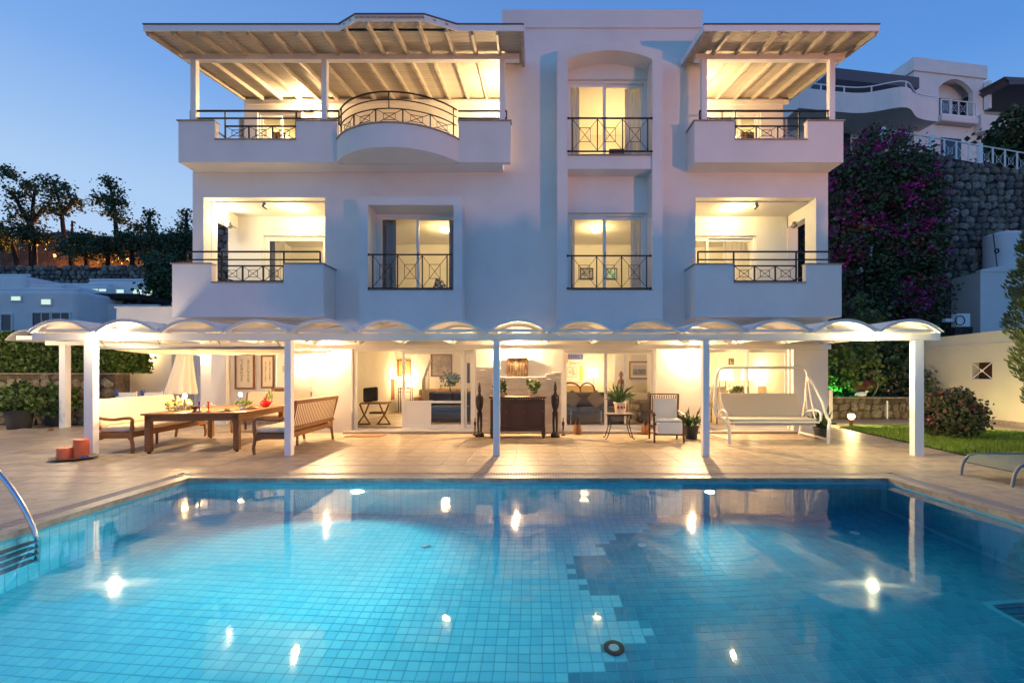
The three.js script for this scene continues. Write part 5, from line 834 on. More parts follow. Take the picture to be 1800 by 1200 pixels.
// balcony furniture behind the railings
{ const d = 11.9, x = X(1335, d), t = thing('slatted_chair', 'red-brown slatted wooden chair on the loggia beside the bougainvillea', 'chair', [x, 2.98, -d]); put(t, 'top_rail', beamG(V(x - .3, 3.86, -d), V(x + .3, 3.86, -d), .03, .06), M.medWood); for (let k = 0; k < 9; k++) put(t, 'slat', beamG(V(x - .26 + k * .065, 3.42, -d), V(x - .26 + k * .065, 3.84, -d), .03, .015), M.medWood); B(t, 'seat', M.medWood, x - .3, x + .3, 3.4, 3.44, d + .01, d + .5, .006); for (const sx of [-.28, .28]) for (const e of [.0, .46]) put(t, 'leg', beamG(V(x + sx, 2.98, -d - e), V(x + sx, e ? 3.4 : 3.88, -d - e), .04, .04), M.medWood); }
{ const d = 11.9, x0 = X(632, d), x1 = X(768, d), y = 6.6, t = thing('terrace_table', 'long dark table on the roof terrace behind the bowed railing', 'table', [(x0 + x1) / 2, y, -d]); B(t, 'top', M.darkWood, x0, x1, 7.36, 7.42, d - .3, d + .5, .01); B(t, 'apron', M.darkWood, x0 + .05, x1 - .05, 7.2, 7.359, d - .25, d - .22); for (const x of [x0 + .08, x1 - .08]) for (const e of [-.22, .42]) B(t, 'leg', M.darkWood, x - .04, x + .04, y, 7.359, d + e - .04, d + e + .04); }

// ---------------------------------------------------------------- stones for rubble walls
const stoneShapes = Array.from({ length: 9 }, (_, s) => { const r = rngOf(900 + s), g = new THREE.IcosahedronGeometry(.5, 1), p = g.attributes.position, k = new Map(); for (let i = 0; i < p.count; i++) { const key = [p.getX(i), p.getY(i), p.getZ(i)].map((v) => v.toFixed(3)).join(); if (!k.has(key)) k.set(key, .84 + .32 * r()); const f = k.get(key), sq = (v) => Math.sign(v) * Math.pow(Math.abs(v) * 2, .84) / 2; p.setXYZ(i, sq(p.getX(i)) * f, sq(p.getY(i)) * f, p.getZ(i) * f); } g.computeVertexNormals(); return uvm(g); });
function rubble(t, x0, x1, yAt, y0, d, sz, mats, seed, depth = .5, keep = () => true) { // rows of uneven stones on a wall that faces the pool
  const r = rngOf(seed), b = bases.get(t); let y = y0, row = 0;
  while (y < 40) { let any = false, x = x0 - r() * sz; const rowH = sz * rr(.72, 1.05, r);
    while (x < x1) { const w = sz * rr(.6, 1.45, r), cx = x + w / 2, cy = y + rowH / 2 + rr(-.12, .12, r) * sz; if (cx < x1 && cx > x0 && cy + rowH * .4 < yAt(cx)) { any = true; if (keep(cx, cy)) { const m = shade(new THREE.Mesh(stoneShapes[Math.floor(r() * 9)], mats[Math.floor(r() * mats.length)])); m.name = 'stone'; m.position.set(cx - b[0], cy - b[1], -d - b[2] + rr(-.1, .12, r) * sz); m.scale.set(w * .97, rowH * rr(.8, 1.2, r), sz * depth); m.rotation.set(rr(-.1, .1, r), rr(-.15, .15, r), rr(-.4, .4, r)); t.add(m); } } x += w; }
    y += rowH * .97; if (!any && y > y0 + 2 * sz && y > yAt((x0 + x1) / 2) ) break; if (row++ > 60) break; }
}
// ---------------------------------------------------------------- left side: wing, nook wall, hedge wall
{
  const w = thing('side_wing', 'low white side wing of the villa behind the dining area', 'building', [-11, 0, -15]); const d = 15, x0 = X(204, d);
  B(w, 'wall', M.wall, x0, HX0 - .3, 0, Y(542, d), d, d + 5); B(w, 'parapet', M.trim, x0 - .04, HX0 - .3, Y(542, d) + .001, Y(539, d), d - .04, d + 5);
  B(w, 'window_frame', M.paint, X(300, d), X(345, d), .3, 2.2, d - .03, d - .001); B(w, 'window_pane', std(L(.5, .5, .5), { roughness: .1 }), X(303, d), X(342, d), .36, 2.14, d - .04, d - .031);
  const n = thing('nook_wall', 'white wall with pictures at the back of the dining area', 'wall', [-7.5, 0, -13.4]); B(n, 'wall', M.wall, X(352, 13.4), GX0 - .004, 0, 2.44, 13.4, 13.65); B(n, 'skirting', M.marble, X(352, 13.4), GX0 - .004, 0, .09, 13.385, 13.399); B(n, 'pilaster', M.wall, X(378, 13.4), X(404, 13.4), .002, 2.44, 13.22, 13.399); B(n, 'niche_shelf', M.medWood, X(484, 13.4), X(512, 13.4), Y(690, 13.4), Y(682, 13.4), 13.15, 13.399, .006);
  const script = (seed) => paintTex(110, 210, (c, ww, h) => { c.fillStyle = '#e9dcc0'; c.fillRect(0, 0, ww, h); c.strokeStyle = '#8a7654'; c.lineWidth = 2; const r = rngOf(seed); for (const x of [22, 66]) for (let i = 0; i < 26; i++) { c.beginPath(); c.arc(x + 10 + r() * 4, 34 + i * 5.4, 4 + r() * 4, r() * 6, r() * 6 + 3); c.stroke(); } });
  picture(413, 448, 621, 684, 13.385, 'tall framed calligraphy print beside the dining table', script(5), M.medWood, .05); picture(459, 482, 624, 682, 13.385, 'second framed calligraphy print nearer the pergola post', script(6), M.medWood, .045); picture(485, 513, 616, 680, 13.38, 'white framed botanical sheet over the wall shelf', paintTex(100, 220, (c, ww, h) => { c.fillStyle = '#f4eee0'; c.fillRect(0, 0, ww, h); c.fillStyle = '#76935a'; for (let i = 0; i < 7; i++) { c.beginPath(); c.ellipse(52 + (i % 3) * 7 - 7, 96 + i * 5, 8, 3, i, 0, 7); c.fill(); } }), M.paint, .03);
  wallLamp(X(350, 13.38), 2.12, 13.215 + .185, 'glowing wall lamp beside the gathered curtain', 9); wallLamp(X(256, 14.98), Y(621, 15), 14.98, 'glowing wall lamp on the side wing', 6); wallLamp(X(531, 13.38), Y(640, 13.38), 13.39, 'glowing wall lamp beside the botanical sheet', 9, SOFT, .08);
  const s = thing('boundary_wall', 'low rubble stone boundary wall under the hedge', 'stone wall', [-16, 0, -13.2]); B(s, 'core', M.paleMortar, -22, X(206, 13.2), 0, 1.46, 13.12, 13.6); B(s, 'cap', std(L(.42, .37, .28), { map: tStone }), -22, X(206, 13.2), 1.461, 1.51, 13.06, 13.6, .01);
  rubble(s, -17.4, X(204, 13.2), () => 1.5, .02, 13.115, .30, M.warmStones, 71, .4);
  const h = thing('hedge', 'dense clipped green hedge above the rubble wall', 'hedge', [-17, 1.5, -14]), r = rngOf(33), l = []; for (let i = 0; i < 9000; i++) { const face = r(); l.push([rr(-21, X(206, 13.5), r), face < .25 ? 2.6 + rr(-.12, .08, r) : rr(1.5, 2.65, r), -(face < .75 ? 13.35 + rr(-.1, .16, r) : rr(13.4, 14.6, r)), rr(.06, .13, r), 0, .3, .4]); } for (let i = 0; i < 1800; i++) l.push([X(206, 13.5) - .08 + rr(-.12, .14, r), rr(1.5, 2.62, r), -rr(13.3, 14.7, r), rr(.06, .13, r), .4, .3, 0]); put(h, 'foliage', leafGeo(l, r, .4), M.leaf(.075, .135, .02)); B(h, 'hedge_core', std(L(.02, .035, .01)), -21, X(206, 13.5) - .1, 1.511, 2.5, 13.5, 14.6);
  tag(put(scene, 'lost_sandal', boxG(X(40, 12.1), X(52, 12.1), .003, .03, 12.0, 12.14, .012), std(L(.4, .38, .36))), 'pale flat sandal lying before the rubble wall', 'sandal'); tag(put(scene, 'dry_leaf_heap', new THREE.SphereGeometry(.06, 8, 6).scale(1.2, .6, 1).translate(X(88, 11.9), .03, -11.9), std(L(.3, .12, .04))), 'small heap of dry brown leaves on the terrace', 'leaves');
  const lw = thing('rear_stone_wall', 'dark rubble retaining wall seen through the open loggia', 'stone wall', [-12, 0, -20]); B(lw, 'core', M.mortar, -14.8, -9.5, 0, 8.4, 20.1, 20.6); rubble(lw, -14.8, -12.2, () => 8.5, 4.8, 20.08, .36, M.stones, 72, .5);
}
// ---------------------------------------------------------------- right side: garden wall, bed, shrubs
{
  const g = thing('garden_wall', 'long white rendered garden wall beside the lawn', 'wall', [13.6, 0, -11]); const D0 = 5, D1 = 16.4;
  const hole = [13.45, 14.1, 1.32, 1.84], sh = new THREE.ExtrudeGeometry(poly([[D0, 0], [D1, 0], [D1, 2.68], [D0, 2.92]], [rectP(...hole)]), { depth: .25, bevelEnabled: false }); sh.rotateY(Math.PI / 2); sh.translate(13.6, 0, 0); put(g, 'wall', uvm(sh), std(L(.80, .73, .57), { map: tStucco, bumpMap: tGrain, bumpScale: .0015, roughness: .9 }));
  put(g, 'moulding', beamG(V(13.585, 2.36, -D1), V(13.585, 2.45, -D0), .03, .03), M.trim); B(g, 'skirting', M.marble, 13.57, 13.599, 0, .14, D0, D1);
  const gr = sub(g, 'window_grille'), zc = [hole[0], hole[1]]; for (const [a, b, c, e] of [[0, 0, 1, 1], [0, 1, 1, 0], [0, 0, 1, 0], [0, 1, 1, 1], [0, 0, 0, 1], [1, 0, 1, 1]]) put(gr, 'bar', beamG(V(13.62, hole[2] + (hole[3] - hole[2]) * b, -(hole[0] + (hole[1] - hole[0]) * a)), V(13.62, hole[2] + (hole[3] - hole[2]) * e, -(hole[0] + (hole[1] - hole[0]) * c)), .022, .022), M.paint); B(g, 'niche_back', M.darkWood, 13.86, 13.89, hole[2] - .1, hole[3] + .1, hole[0] - .1, hole[1] + .1); put(gr, 'boss', new THREE.SphereGeometry(.045, 10, 8).translate(13.62, 1.58, -13.78), M.paint);
  const s = thing('bed_wall', 'low rubble stone wall holding the garden bed', 'stone wall', [11, 0, -14.8]); B(s, 'core', M.paleMortar, 8.6, 13.58, 0, .68, 14.85, 15.2); B(s, 'cap', M.warmStones[2], 8.6, 13.58, .681, .73, 14.78, 15.2, .008); rubble(s, 8.9, 13.5, () => .72, .02, 14.845, .29, M.warmStones, 74, .45);
  B(s, 'end_post', M.ledge[1], X(1454, 14.6), X(1461, 14.6), 0, Y(684, 14.6), 14.5, 14.78, .01); B(s, 'drain_pipe', M.paint, X(1558, 14.7), X(1560, 14.7), .04, .62, 14.66, 14.7);
  tag(put(scene, 'garden_bed', boxG(8.6, 13.6, -.05, .66, 15.2, 19.5), M.soil), 'dark soil of the raised garden bed', null, null, 'structure');
  const r = rngOf(91);
  const shrub = (name, x, y, d, rx, ry, n, size, label, mat, group, extra) => { const t = thing(name, label, 'shrub', [x, y, -d], group), c = Math.max(14, Math.round(n / 55)); put(t, 'foliage', leafGeo(clumps(c, ball(x, y + ry * .95, -d, rx, ry, rx), n, size, rx * .24, r), r, .4), mat); for (let k = 0; k < 4; k++) put(t, 'stem', tubeG([V(x + rr(-.1, .1, r), y, -d), V(x + rr(-.4, .4, r) * rx, y + ry * .7, -d + rr(-.3, .3, r) * rx), V(x + rr(-.7, .7, r) * rx, y + ry * 1.4, -d)], [.035, .025, .01], 6, true), M.bark); if (extra) extra(t); return t; };
  const blooms = (x, y, d, rx, ry, n, size, c) => (t) => put(t, 'blossoms', leafGeo(clumps(Math.round(n / 5), ball(x, y + ry, -d, rx, ry, rx, .8), n, size, .06, r), r, .2), M.leaf(...c));
  shrub('feathery_shrub', X(1480, 16), .68, 16, 1.0, 1.1, 2600, .13, 'feathery yellow-green shrub behind the house corner', M.leaf(.10, .14, .025), 'shrubs in the garden bed'); shrub('leafy_shrub', X(1540, 17), .68, 17, 1.2, 1.5, 2600, .16, 'tall dark leafy shrub behind the terracotta jar', M.leaf(.05, .085, .025), 'shrubs in the garden bed');
  shrub('leafy_shrub', X(1600, 17.2), .68, 17.2, 1.1, 1.35, 2300, .16, 'tall dark leafy shrub at the end of the white wall', M.leaf(.05, .09, .022), 'shrubs in the garden bed'); shrub('leafy_shrub', X(1500, 18.4), .68, 18.4, 1.3, 2.0, 2400, .17, 'tallest leafy shrub lit green by the garden lamp', M.leaf(.05, .10, .03), 'shrubs in the garden bed');
  shrub('flowering_shrub', X(1583, 15.7), .68, 15.7, .95, .42, 1500, .1, 'low shrub with small pink blossoms along the bed wall', M.leaf(.05, .08, .03), 'shrubs in the garden bed', blooms(X(1583, 15.7), .68, 15.7, .97, .42, 150, .06, [.5, .3, .32]));
  shrub('round_bush', X(1669, 10.7), 0, 10.7, .60, .54, 5200, .085, 'rounded bush with reddish leaf tips standing on the lawn', M.leaf(.075, .10, .03), null, blooms(X(1669, 10.7), .05, 10.7, .61, .52, 900, .075, [.26, .10, .09]));
  // jar, duck, branches
  { const d = 15.35, x = X(1514, d), t = thing('terracotta_jar', 'large terracotta jar lying on its side in the bed', 'jar', [x, .68, -d]); put(t, 'jar_body', latheG([[.001, 0], [.1, 0], [.24, .15], [.28, .35], [.2, .55], [.12, .62], [.16, .7], [.14, .7], [.09, .62], [.001, .5]], 24).rotateZ(-1.25).translate(x - .3, .95, -d), std(L(.25, .07, .03), { map: tStone, roughness: .9 })); }
  { const d = 14.95, x = X(1516, d), t = thing('duck_figure', 'white duck ornament on the bed wall', 'ornament', [x, .73, -d]); put(t, 'body', merge([new THREE.SphereGeometry(.12, 16, 12).scale(1.4, .75, .8).translate(x - .03, .81, -d), tubeG([V(x - .17, .82, -d), V(x - .24, .78, -d)], [.05, .012], 8), tubeG([V(x + .08, .82, -d), V(x + .13, .86, -d), V(x + .14, .9, -d), V(x + .17, .91, -d), V(x + .21, .89, -d)], [.04, .03, .035, .03, .01], 8, true)]), std(L(.75, .73, .68), { roughness: .4 })); }
  { const d = 15.3, t = thing('bare_branch', 'arched bare branch rising beside the terracotta jar', 'branch', [X(1540, d), .68, -d]); put(t, 'branch', tubeG([P(1534, 697, d), P(1543, 680, d), P(1541, 664, d), P(1532, 655, d), P(1524, 660, d)], [.025, .022, .018, .014, .008], 8, true), std(L(.3, .24, .18))); }
  // bollard lamp
  { const d = 12.72, x = X(1497, d), t = thing('bollard_light', 'low bollard lamp glowing at the lawn edge', 'bollard lamp', [x, 0, -d]); put(t, 'post', latheG([[.001, 0], [.075, 0], [.055, .02], [.05, .2], [.07, .215], [.001, .215]], 18).translate(x, 0, -d), M.medWood); put(t, 'lamp_globe', new THREE.SphereGeometry(.085, 18, 14).translate(x, .30, -d), glow(1, .78, .38, 22)); lamp(t, x, .30, -d, [1, .74, .3], 9, 4); put(t, 'lamp_cap', latheG([[.001, .41], [.05, .405], [.085, .375], [.07, .37], [.001, .385]], 18).translate(x, 0, -d), M.medWood); }
  // green garden spot in the bed
  { const d = 15.5, x = X(1466, d), t = thing('garden_spot_light', 'small green spot light among the bed shrubs', 'spot light', [x, .66, -d]); put(t, 'lamp_head', tubeG([V(x, .72, -d), V(x, .86, -d - .06)], [.05, .06], 10), M.iron); put(t, 'lamp_glass', new THREE.SphereGeometry(.045, 10, 8).translate(x, .89, -d - .07), glow(.1, 1, .25, 12)); put(t, 'spike', tubeG([V(x, .6, -d), V(x, .72, -d)], .012, 6), M.iron); lamp(t, x, .89, -d - .07, [.08, 1, .2], 5, 2); }
  // second small lamp post off the picture, and the tall shrubs that break its beam
  { const t = thing('garden_lamp_post', 'orange garden flood lamp on a post behind the pool', 'lamp post', [13.6, 0, 4.2]); put(t, 'post', latheG([[.001, 0], [.12, 0], [.05, .1], [.04, 2.5], [.001, 2.5]], 14).translate(13.6, 0, 4.2), M.iron); put(t, 'lamp_head', new THREE.BoxGeometry(.34, .22, .2).rotateY(.7).translate(13.62, 2.6, 4.3), M.iron); put(t, 'lamp_glass', new THREE.BoxGeometry(.28, .17, .02).rotateY(.7).translate(13.55, 2.6, 4.2), glow(1, .5, .28, 8));
    const l = new THREE.SpotLight(L(1, .37, .20), 340, 0, .62, .35); l.position.set(-.1, 2.6, -.12); l.target.position.set(-13.6, 6.2, -15.6); l.castShadow = true; l.shadow.radius = 3; t.add(l, l.target); }
  for (const [x0, x1, label] of [[9.5, 10.35, 'tall ragged shrub behind the pool, nearest the water'], [10.3, 11.3, 'tall ragged shrub behind the pool, in the middle of the row'], [11.25, 12.2, 'tall ragged shrub behind the pool, beside the lamp post']]) { const t = thing('tall_shrub', label, 'shrub', [(x0 + x1) / 2, 0, .8], 'tall shrubs behind the pool'), l = []; const top = (x) => 3.12 + .07 * Math.sin(x * 11) + .06 * Math.sin(x * 29 + 2) + .04 * Math.sin(x * 61); for (let i = 0; i < 3600; i++) { const x = rr(x0, x1, r); l.push([x, .4 + (top(x) - .45) * Math.sqrt(r()), .8 + rr(-.25, .25, r), rr(.07, .13, r)]); } put(t, 'foliage', leafGeo(l, r), M.leaf(.05, .09, .025)); for (let k = 0; k < 3; k++) put(t, 'stem', tubeG([V(x0 + .2 + k * .25, 0, .8), V(x0 + .2 + k * .3, 1.4, .8), V(x0 + .2 + k * .25, 2.7, .8)], [.05, .03, .01], 6, true), M.bark); }
  // two more bollards by the wall, one of them behind the bush
  for (const [x, d, label] of [[11.75, 12.2, 'low bollard lamp hidden behind the round bush'], [12.6, 7.6, 'low bollard lamp on the lawn near the white wall']]) { const t = thing('bollard_light', label, 'bollard lamp', [x, 0, -d], 'bollard lamps along the garden wall'); put(t, 'post', latheG([[.001, 0], [.075, 0], [.055, .02], [.05, .2], [.07, .215], [.001, .215]], 18).translate(x, 0, -d), M.medWood); put(t, 'lamp_globe', new THREE.SphereGeometry(.085, 18, 14).translate(x, .30, -d), glow(1, .78, .38, 22)); lamp(t, x, .30, -d, [1, .74, .32], 11, 4); put(t, 'lamp_cap', latheG([[.001, .41], [.05, .405], [.085, .375], [.07, .37], [.001, .385]], 18).translate(x, 0, -d), M.medWood); }
  // conifer at the right edge
  { const x = 9.05, d = 7.55, t = thing('conifer', 'slender green conifer standing beside the lounger', 'tree', [x, 0, -d]), l = []; for (let i = 0; i < 9000; i++) { const v = r(), y = .55 + v * 3.6, w = .78 * Math.sqrt(Math.max(0, Math.sin(Math.PI * Math.min(1, .12 + .86 * (1 - v) * .95)))), a = r() * 6.28, q = w * (.55 + .45 * Math.sqrt(r())) * (1 + .12 * Math.sin(y * 9 + a * 3)); l.push([x + Math.cos(a) * q, y, -d + Math.sin(a) * q, rr(.07, .14, r), Math.cos(a) * .9, 1.1, Math.sin(a) * .9, .16]); } put(t, 'crown', leafGeo(l, r, .4), M.leaf(.10, .13, .03)); put(t, 'trunk', tubeG([V(x, 0, -d), V(x, 1.5, -d), V(x, 3.8, -d)], [.07, .05, .01], 8), M.bark); }
}
// ---------------------------------------------------------------- behind the garden: bougainvillea, retaining wall, tank house, neighbour
{
  const r = rngOf(123), d = 23, top = (x) => Y(268 + (CX + x / d * F - 1640) * .17, d);
  tag(put(scene, 'upper_terrain', planG(poly([[13.0, 23.4], [60, 23.4], [60, 60], [13.0, 60]]), 0, 11.3), std(L(.09, .08, .06), { map: at(tStone, 3) })), 'earth slope behind the tall retaining wall', null, null, 'structure');
  const w = thing('retaining_wall', 'tall rubble stone retaining wall under the neighbouring villa', 'stone wall', [19, 0, -d]); put(w, 'core', exG(poly([[13.1, 0], [30, 0], [30, top(30) - .1], [20, top(20) - .1], [13.1, top(20) - .1]]), d + .05, d + .4), M.mortar);
  rubble(w, X(1628, d), X(1815, d), (x) => top(x) + .1, Y(560, d), d + .06, .40, M.stones, 75, .55);
  // white crossed-panel fence on top
  const f = thing('terrace_fence', 'white crossed-panel fence along the top of the retaining wall', 'fence', [22, top(22), -d - .3]); let k = 0; for (let x = X(1560, d); x < X(1812, d); x += .62, k++) { const y = top(x), y2 = top(x + .62); const wide = k % 4 === 0; put(f, 'post', boxG(x - (wide ? .09 : .025), x + (wide ? .09 : .025), y - .05, y + (wide ? 1.02 : .9), d + .2, d + (wide ? .36 : .26)), M.paint); put(f, 'lattice', motif(V(x + .05, y2 + .08, -d - .24), V(x + .57, y2 + .08, -d - .24), .72), M.paint); put(f, 'rail', beamG(V(x, y + .92, -d - .24), V(x + .62, y2 + .92, -d - .24), .05, .05), M.paint); }
  // bougainvillea
  const t = thing('bougainvillea', 'huge bougainvillea with magenta blossoms climbing the retaining wall', 'bougainvillea', [X(1540, 21.5), 0, -22]); const inside = (rg) => { for (;;) { const px = rr(1440, 1665, rg), py = rr(235, 640, rg), e = 1 - ((px - 1540) / 118) ** 2 * (py < 330 ? 1.25 : 1), lim = 238 + 50 * ((px - 1555) / 100) ** 2 + 12 * Math.sin(px * .11); if (py < lim || e < .02 * rg()) continue; const dd = rr(20.6, 22.7, rg); return P(px, py, dd); } };
  put(t, 'foliage', leafGeo(clumps(560, inside, 32000, .16, .4, r), r, .5), M.leaf(.05, .08, .028)); put(t, 'blossoms', leafGeo(clumps(230, inside, 13000, .13, .34, r), r, .35), M.leaf(.42, .025, .2)); put(t, 'blossoms', leafGeo(clumps(34, (rg) => { const p = inside(rg); return p.setY(Math.min(p.y, 8.2)); }, 1500, .17, .32, r), r, .3), M.leaf(.36, .10, .07)); put(t, 'blossoms', leafGeo(clumps(50, inside, 260, .14, .1, r), r, .1), M.leaf(.5, .48, .46));
  for (let i = 0; i < 5; i++) put(t, 'stem', tubeG([V(X(1500 + i * 28, 21.6), 0, -21.6), V(X(1505 + i * 25, 21.6), 3, -21.8), V(X(1490 + i * 30, 21.6), 6.5, -21.9)], [.12, .08, .03], 7, true), M.bark);
  put(t, 'shoot', tubeG([P(1520, 250, 22), P(1545, 225, 22), P(1572, 200, 22)], [.04, .025, .01], 6, true), M.leaf(.05, .08, .03, { vertexColors: false }));
  // tank house
  const h = thing('tank_house', 'small white utility building with a water tank on its roof', 'building', [20, 0, -21.5]), dh = 21.5, hx0 = X(1724, dh); B(h, 'wall', M.wall, hx0, hx0 + 5, 0, Y(478, dh), dh, dh + 1.5); put(h, 'roof_parapet', exG(poly([[hx0 - .02, Y(478, dh)], [hx0 + 5, Y(478, dh)], [hx0 + 5, Y(455, dh)], [X(1790, dh), Y(462, dh)], [hx0 - .02, Y(474, dh)]]), dh - .03, dh + .2), M.wall); { const wn = B(h, 'window', std(L(.01, .012, .02), { roughness: .1 }), X(1771, dh), X(1800, dh), Y(520, dh), Y(504, dh), dh - .012, dh - .001); put(wn, 'window_frame', exG(poly(rectP(X(1767, dh), X(1804, dh), Y(523, dh), Y(501, dh)), [rectP(X(1771, dh), X(1800, dh), Y(520, dh), Y(504, dh))]), dh - .05, dh - .002), M.trim); }
  const tk = thing('water_tank', 'white cylindrical water tank standing on the utility building', 'water tank', [X(1763, 22.25), Y(478, dh), -22.25]), R = .71, yb = Y(478, dh) + .02; put(tk, 'tank', latheG([[.001, 0], [R, 0], [R * 1.02, .1], [R, .2], [R, 1.62], [R * .9, 1.72], [.3, 1.76], [.28, 1.82], [.001, 1.82]], 32).scale(1, 1.15, 1).translate(X(1763, 22.25), yb, -22.25), std(L(.66, .68, .70), { roughness: .5 })); put(tk, 'hose', tubeG([V(X(1748, 21.52), yb + 1.8, -21.56), V(X(1750, 21.52), yb + .9, -21.5), V(X(1754, 21.5), yb + .1, -21.5)], .02, 6, true), M.iron); put(tk, 'valve', new THREE.TorusGeometry(.09, .035, 8, 16).translate(X(1753, 21.5), yb + .98, -21.5), M.iron);
  const ac = thing('air_conditioner', 'white outdoor air conditioner unit before the rubble wall', 'air conditioner', [X(1685, 20), Y(575, 20), -20]); B(ac, 'case', M.paint, X(1676, 20), X(1699, 20), Y(575, 20), Y(552, 20), 19.8, 20.1, .02); put(ac, 'fan_grille', new THREE.TorusGeometry(.2, .02, 8, 24).translate(X(1688, 19.8), Y(563, 19.8), -19.79), M.iron); B(ac, 'stand', M.mortar, X(1672, 20), X(1703, 20), 0, Y(575, 20) - .005, 19.8, 20.3); B(ac, 'duct', M.paint, X(1660, 20), X(1675, 20), Y(566, 20), Y(560, 20), 19.9, 20.1);
}
{ // the neighbouring villa above
  const th = .152, c = Math.cos(th), s = Math.sin(th), d0 = 32, x00 = X(1607, d0), N = thing('neighbour_villa', 'white neighbouring villa with dark canopies above the retaining wall', 'villa');
  N.position.set(x00, 0, -d0); N.rotation.y = th;
  const U = (px, off = 0) => { const k = (px - CX) / F; return (k * (d0 + off * c) - (x00 + off * s)) / (c - s * k); }; // off: metres behind the front plane
  const H = (py, px, off = 0) => Y(py, d0 + s * U(px, off) + off * c), G = 11.2, nb = (name, mat, p0, p1, y0, y1, a, b, r) => B(N, name, mat, U(p0, a), U(p1, a), y0, y1, a, b, r);
  const rose = M.wall, dim = std(L(.03, .04, .06), { roughness: .15 });
  const yT = H(102, 1607), yB = H(125, 1607);
  const u0 = U(1607), u1 = U(1731), ar = [U(1651), U(1711)];
  put(N, 'front_wall', exG(poly([[u0, G], [u1, G], [u1, yB], [u0, yB]], [[[ar[0], H(210, 1651)], [ar[1], H(210, 1651)], [ar[1], H(157, 1711)], ...Array.from({ length: 9 }, (_, i) => { const t = i / 8; return [ar[1] + (ar[0] - ar[1]) * t, H(157, 1680) + .75 * Math.sin(Math.PI * t) ** .8]; }), [ar[0], H(157, 1651)]]]), 0, .3), rose);
  put(N, 'parapet', boxG(u0 - .15, u1 + .12, yB + .002, yT, -.12, 6), rose); B(N, 'side_wall', rose, u0, u0 + .3, G, yB, .301, 6); B(N, 'side_wall', rose, u1 - .3, u1, G, yB, .301, 6);
  B(N, 'recess_wall', rose, ar[0] - .3, ar[1] + .3, G, yB, .9, 1.1); const gl = B(N, 'window', dim, U(1655, .85), U(1706, .85), H(208, 1680), H(160, 1680), .86, .899); for (const p of [1655, 1679, 1706]) B(gl, 'window_frame', M.paint, U(p, .85) - .05, U(p, .85) + .05, H(208, 1680), H(160, 1680), .82, .858); B(gl, 'curtain', std(L(.10, .18, .26)), U(1656, .85), U(1677, .85), H(208, 1680), H(162, 1680), .84, .857);
  { const rl = sub(N, 'railing'), y0 = H(209, 1680), y1 = H(184, 1680), a = U(1652, -.4), b = U(1713, -.4); for (const y of [y0, y1]) put(rl, 'rail', beamG(V(a, y, .4), V(b, y, .4), .06, .06), M.paint); for (let k = 0; k < 5; k++) { const x = a + (b - a) * k / 4; put(rl, 'post', beamG(V(x, y0, .4), V(x, y1, .4), .06, .06), M.paint); if (k < 4) put(rl, 'lattice', motif(V(x, y0 + .05, .4), V(a + (b - a) * (k + 1) / 4, y0 + .05, .4), y1 - y0 - .1), M.paint); } B(N, 'balcony_slab', rose, a - .1, b + .1, y0 - .55, y0 - .06, -.55, -.002, .1); }
  // left wing
  const l0 = U(1375, 1.2); B(N, 'wing_wall', rose, l0, u0 - .002, G, H(160, 1500, 1), 1.2, 6); const pts = []; for (let k = 0; k <= 24; k++) { const p = 1395 + (1640 - 1395) * k / 24, bow = Math.exp(-(((p - 1555) / 34) ** 2)); pts.push([U(p, -1.2), 1.2 + 1.1 * bow]); }
  put(N, 'wing_balcony', planG(poly([...pts.map(([x, d]) => [x, -d]), [pts.at(-1)[0], 1.19], [pts[0][0], 1.19]].map(([x, d]) => [x, d])), H(203, 1500, -1), H(168, 1500, -1)), rose);
  for (let k = 0; k < 24; k += 1) put(N, 'handrail', beamG(V(pts[k][0], H(157, 1500, -1), pts[k][1] - .1), V(pts[k + 1][0], H(157, 1500, -1), pts[k + 1][1] - .1), .06, .06), M.paint); for (let k = 0; k < 24; k += 4) put(N, 'rail_post', beamG(V(pts[k][0], H(168, 1500, -1), pts[k][1] - .1), V(pts[k][0], H(157, 1500, -1), pts[k][1] - .1), .06, .06), M.paint);
  nb('awning', M.slate, 1462, 1612, H(153, 1500), H(134, 1500) , -.6, 2.5); B(N, 'wing_upper_wall', M.wall, l0, u0 - .003, H(160, 1500, 1) + .01, H(140, 1500, 1), 1.4, 6); nb('dark_pane', dim, 1570, 1606, H(165, 1590), H(125, 1600), .8, .9);
  nb('window', dim, 1478, 1504, G, H(205, 1490, 1), 1.15, 1.199); nb('window', dim, 1440, 1470, G, H(205, 1460, 1), 1.15, 1.199); nb('window', dim, 1520, 1556, G, H(235, 1540, 1), 1.15, 1.199); nb('window', dim, 1655, 1690, G, H(243, 1670), -.04, -.002);
  // right wing with canopy
  const r0 = u1 + .002; B(N, 'wing_wall', rose, r0, r0 + 10, G, H(228, 1760), .8, 6); nb('balcony_front', rose, 1722, 1830, H(226, 1760, -1), H(196, 1760, -1), -.5, .79); put(N, 'canopy', exG(poly([[r0 - .1, H(150, 1735, -1)], [U(1752, -1.5), H(136, 1752, -1.5)], [r0 + 9, H(128, 1800, -1.5)], [r0 + 9, H(134, 1800, -1.5)], [U(1752, -1.5), H(143, 1752, -1.5)], [r0 - .1, H(156, 1735, -1)]]), -1.6, 3), M.slate); put(N, 'canopy_post', boxG(U(1736, -.4), U(1741, -.4), H(196, 1740), H(148, 1740), -.4, -.1), M.paint); B(N, 'upper_wall', M.wall, r0, r0 + 10, H(228, 1760) + .01, H(150, 1760, 2), 2, 6); nb('window', std(L(.25, .16, .09)), 1735, 1790, H(262, 1760), H(243, 1760), .75, .799);
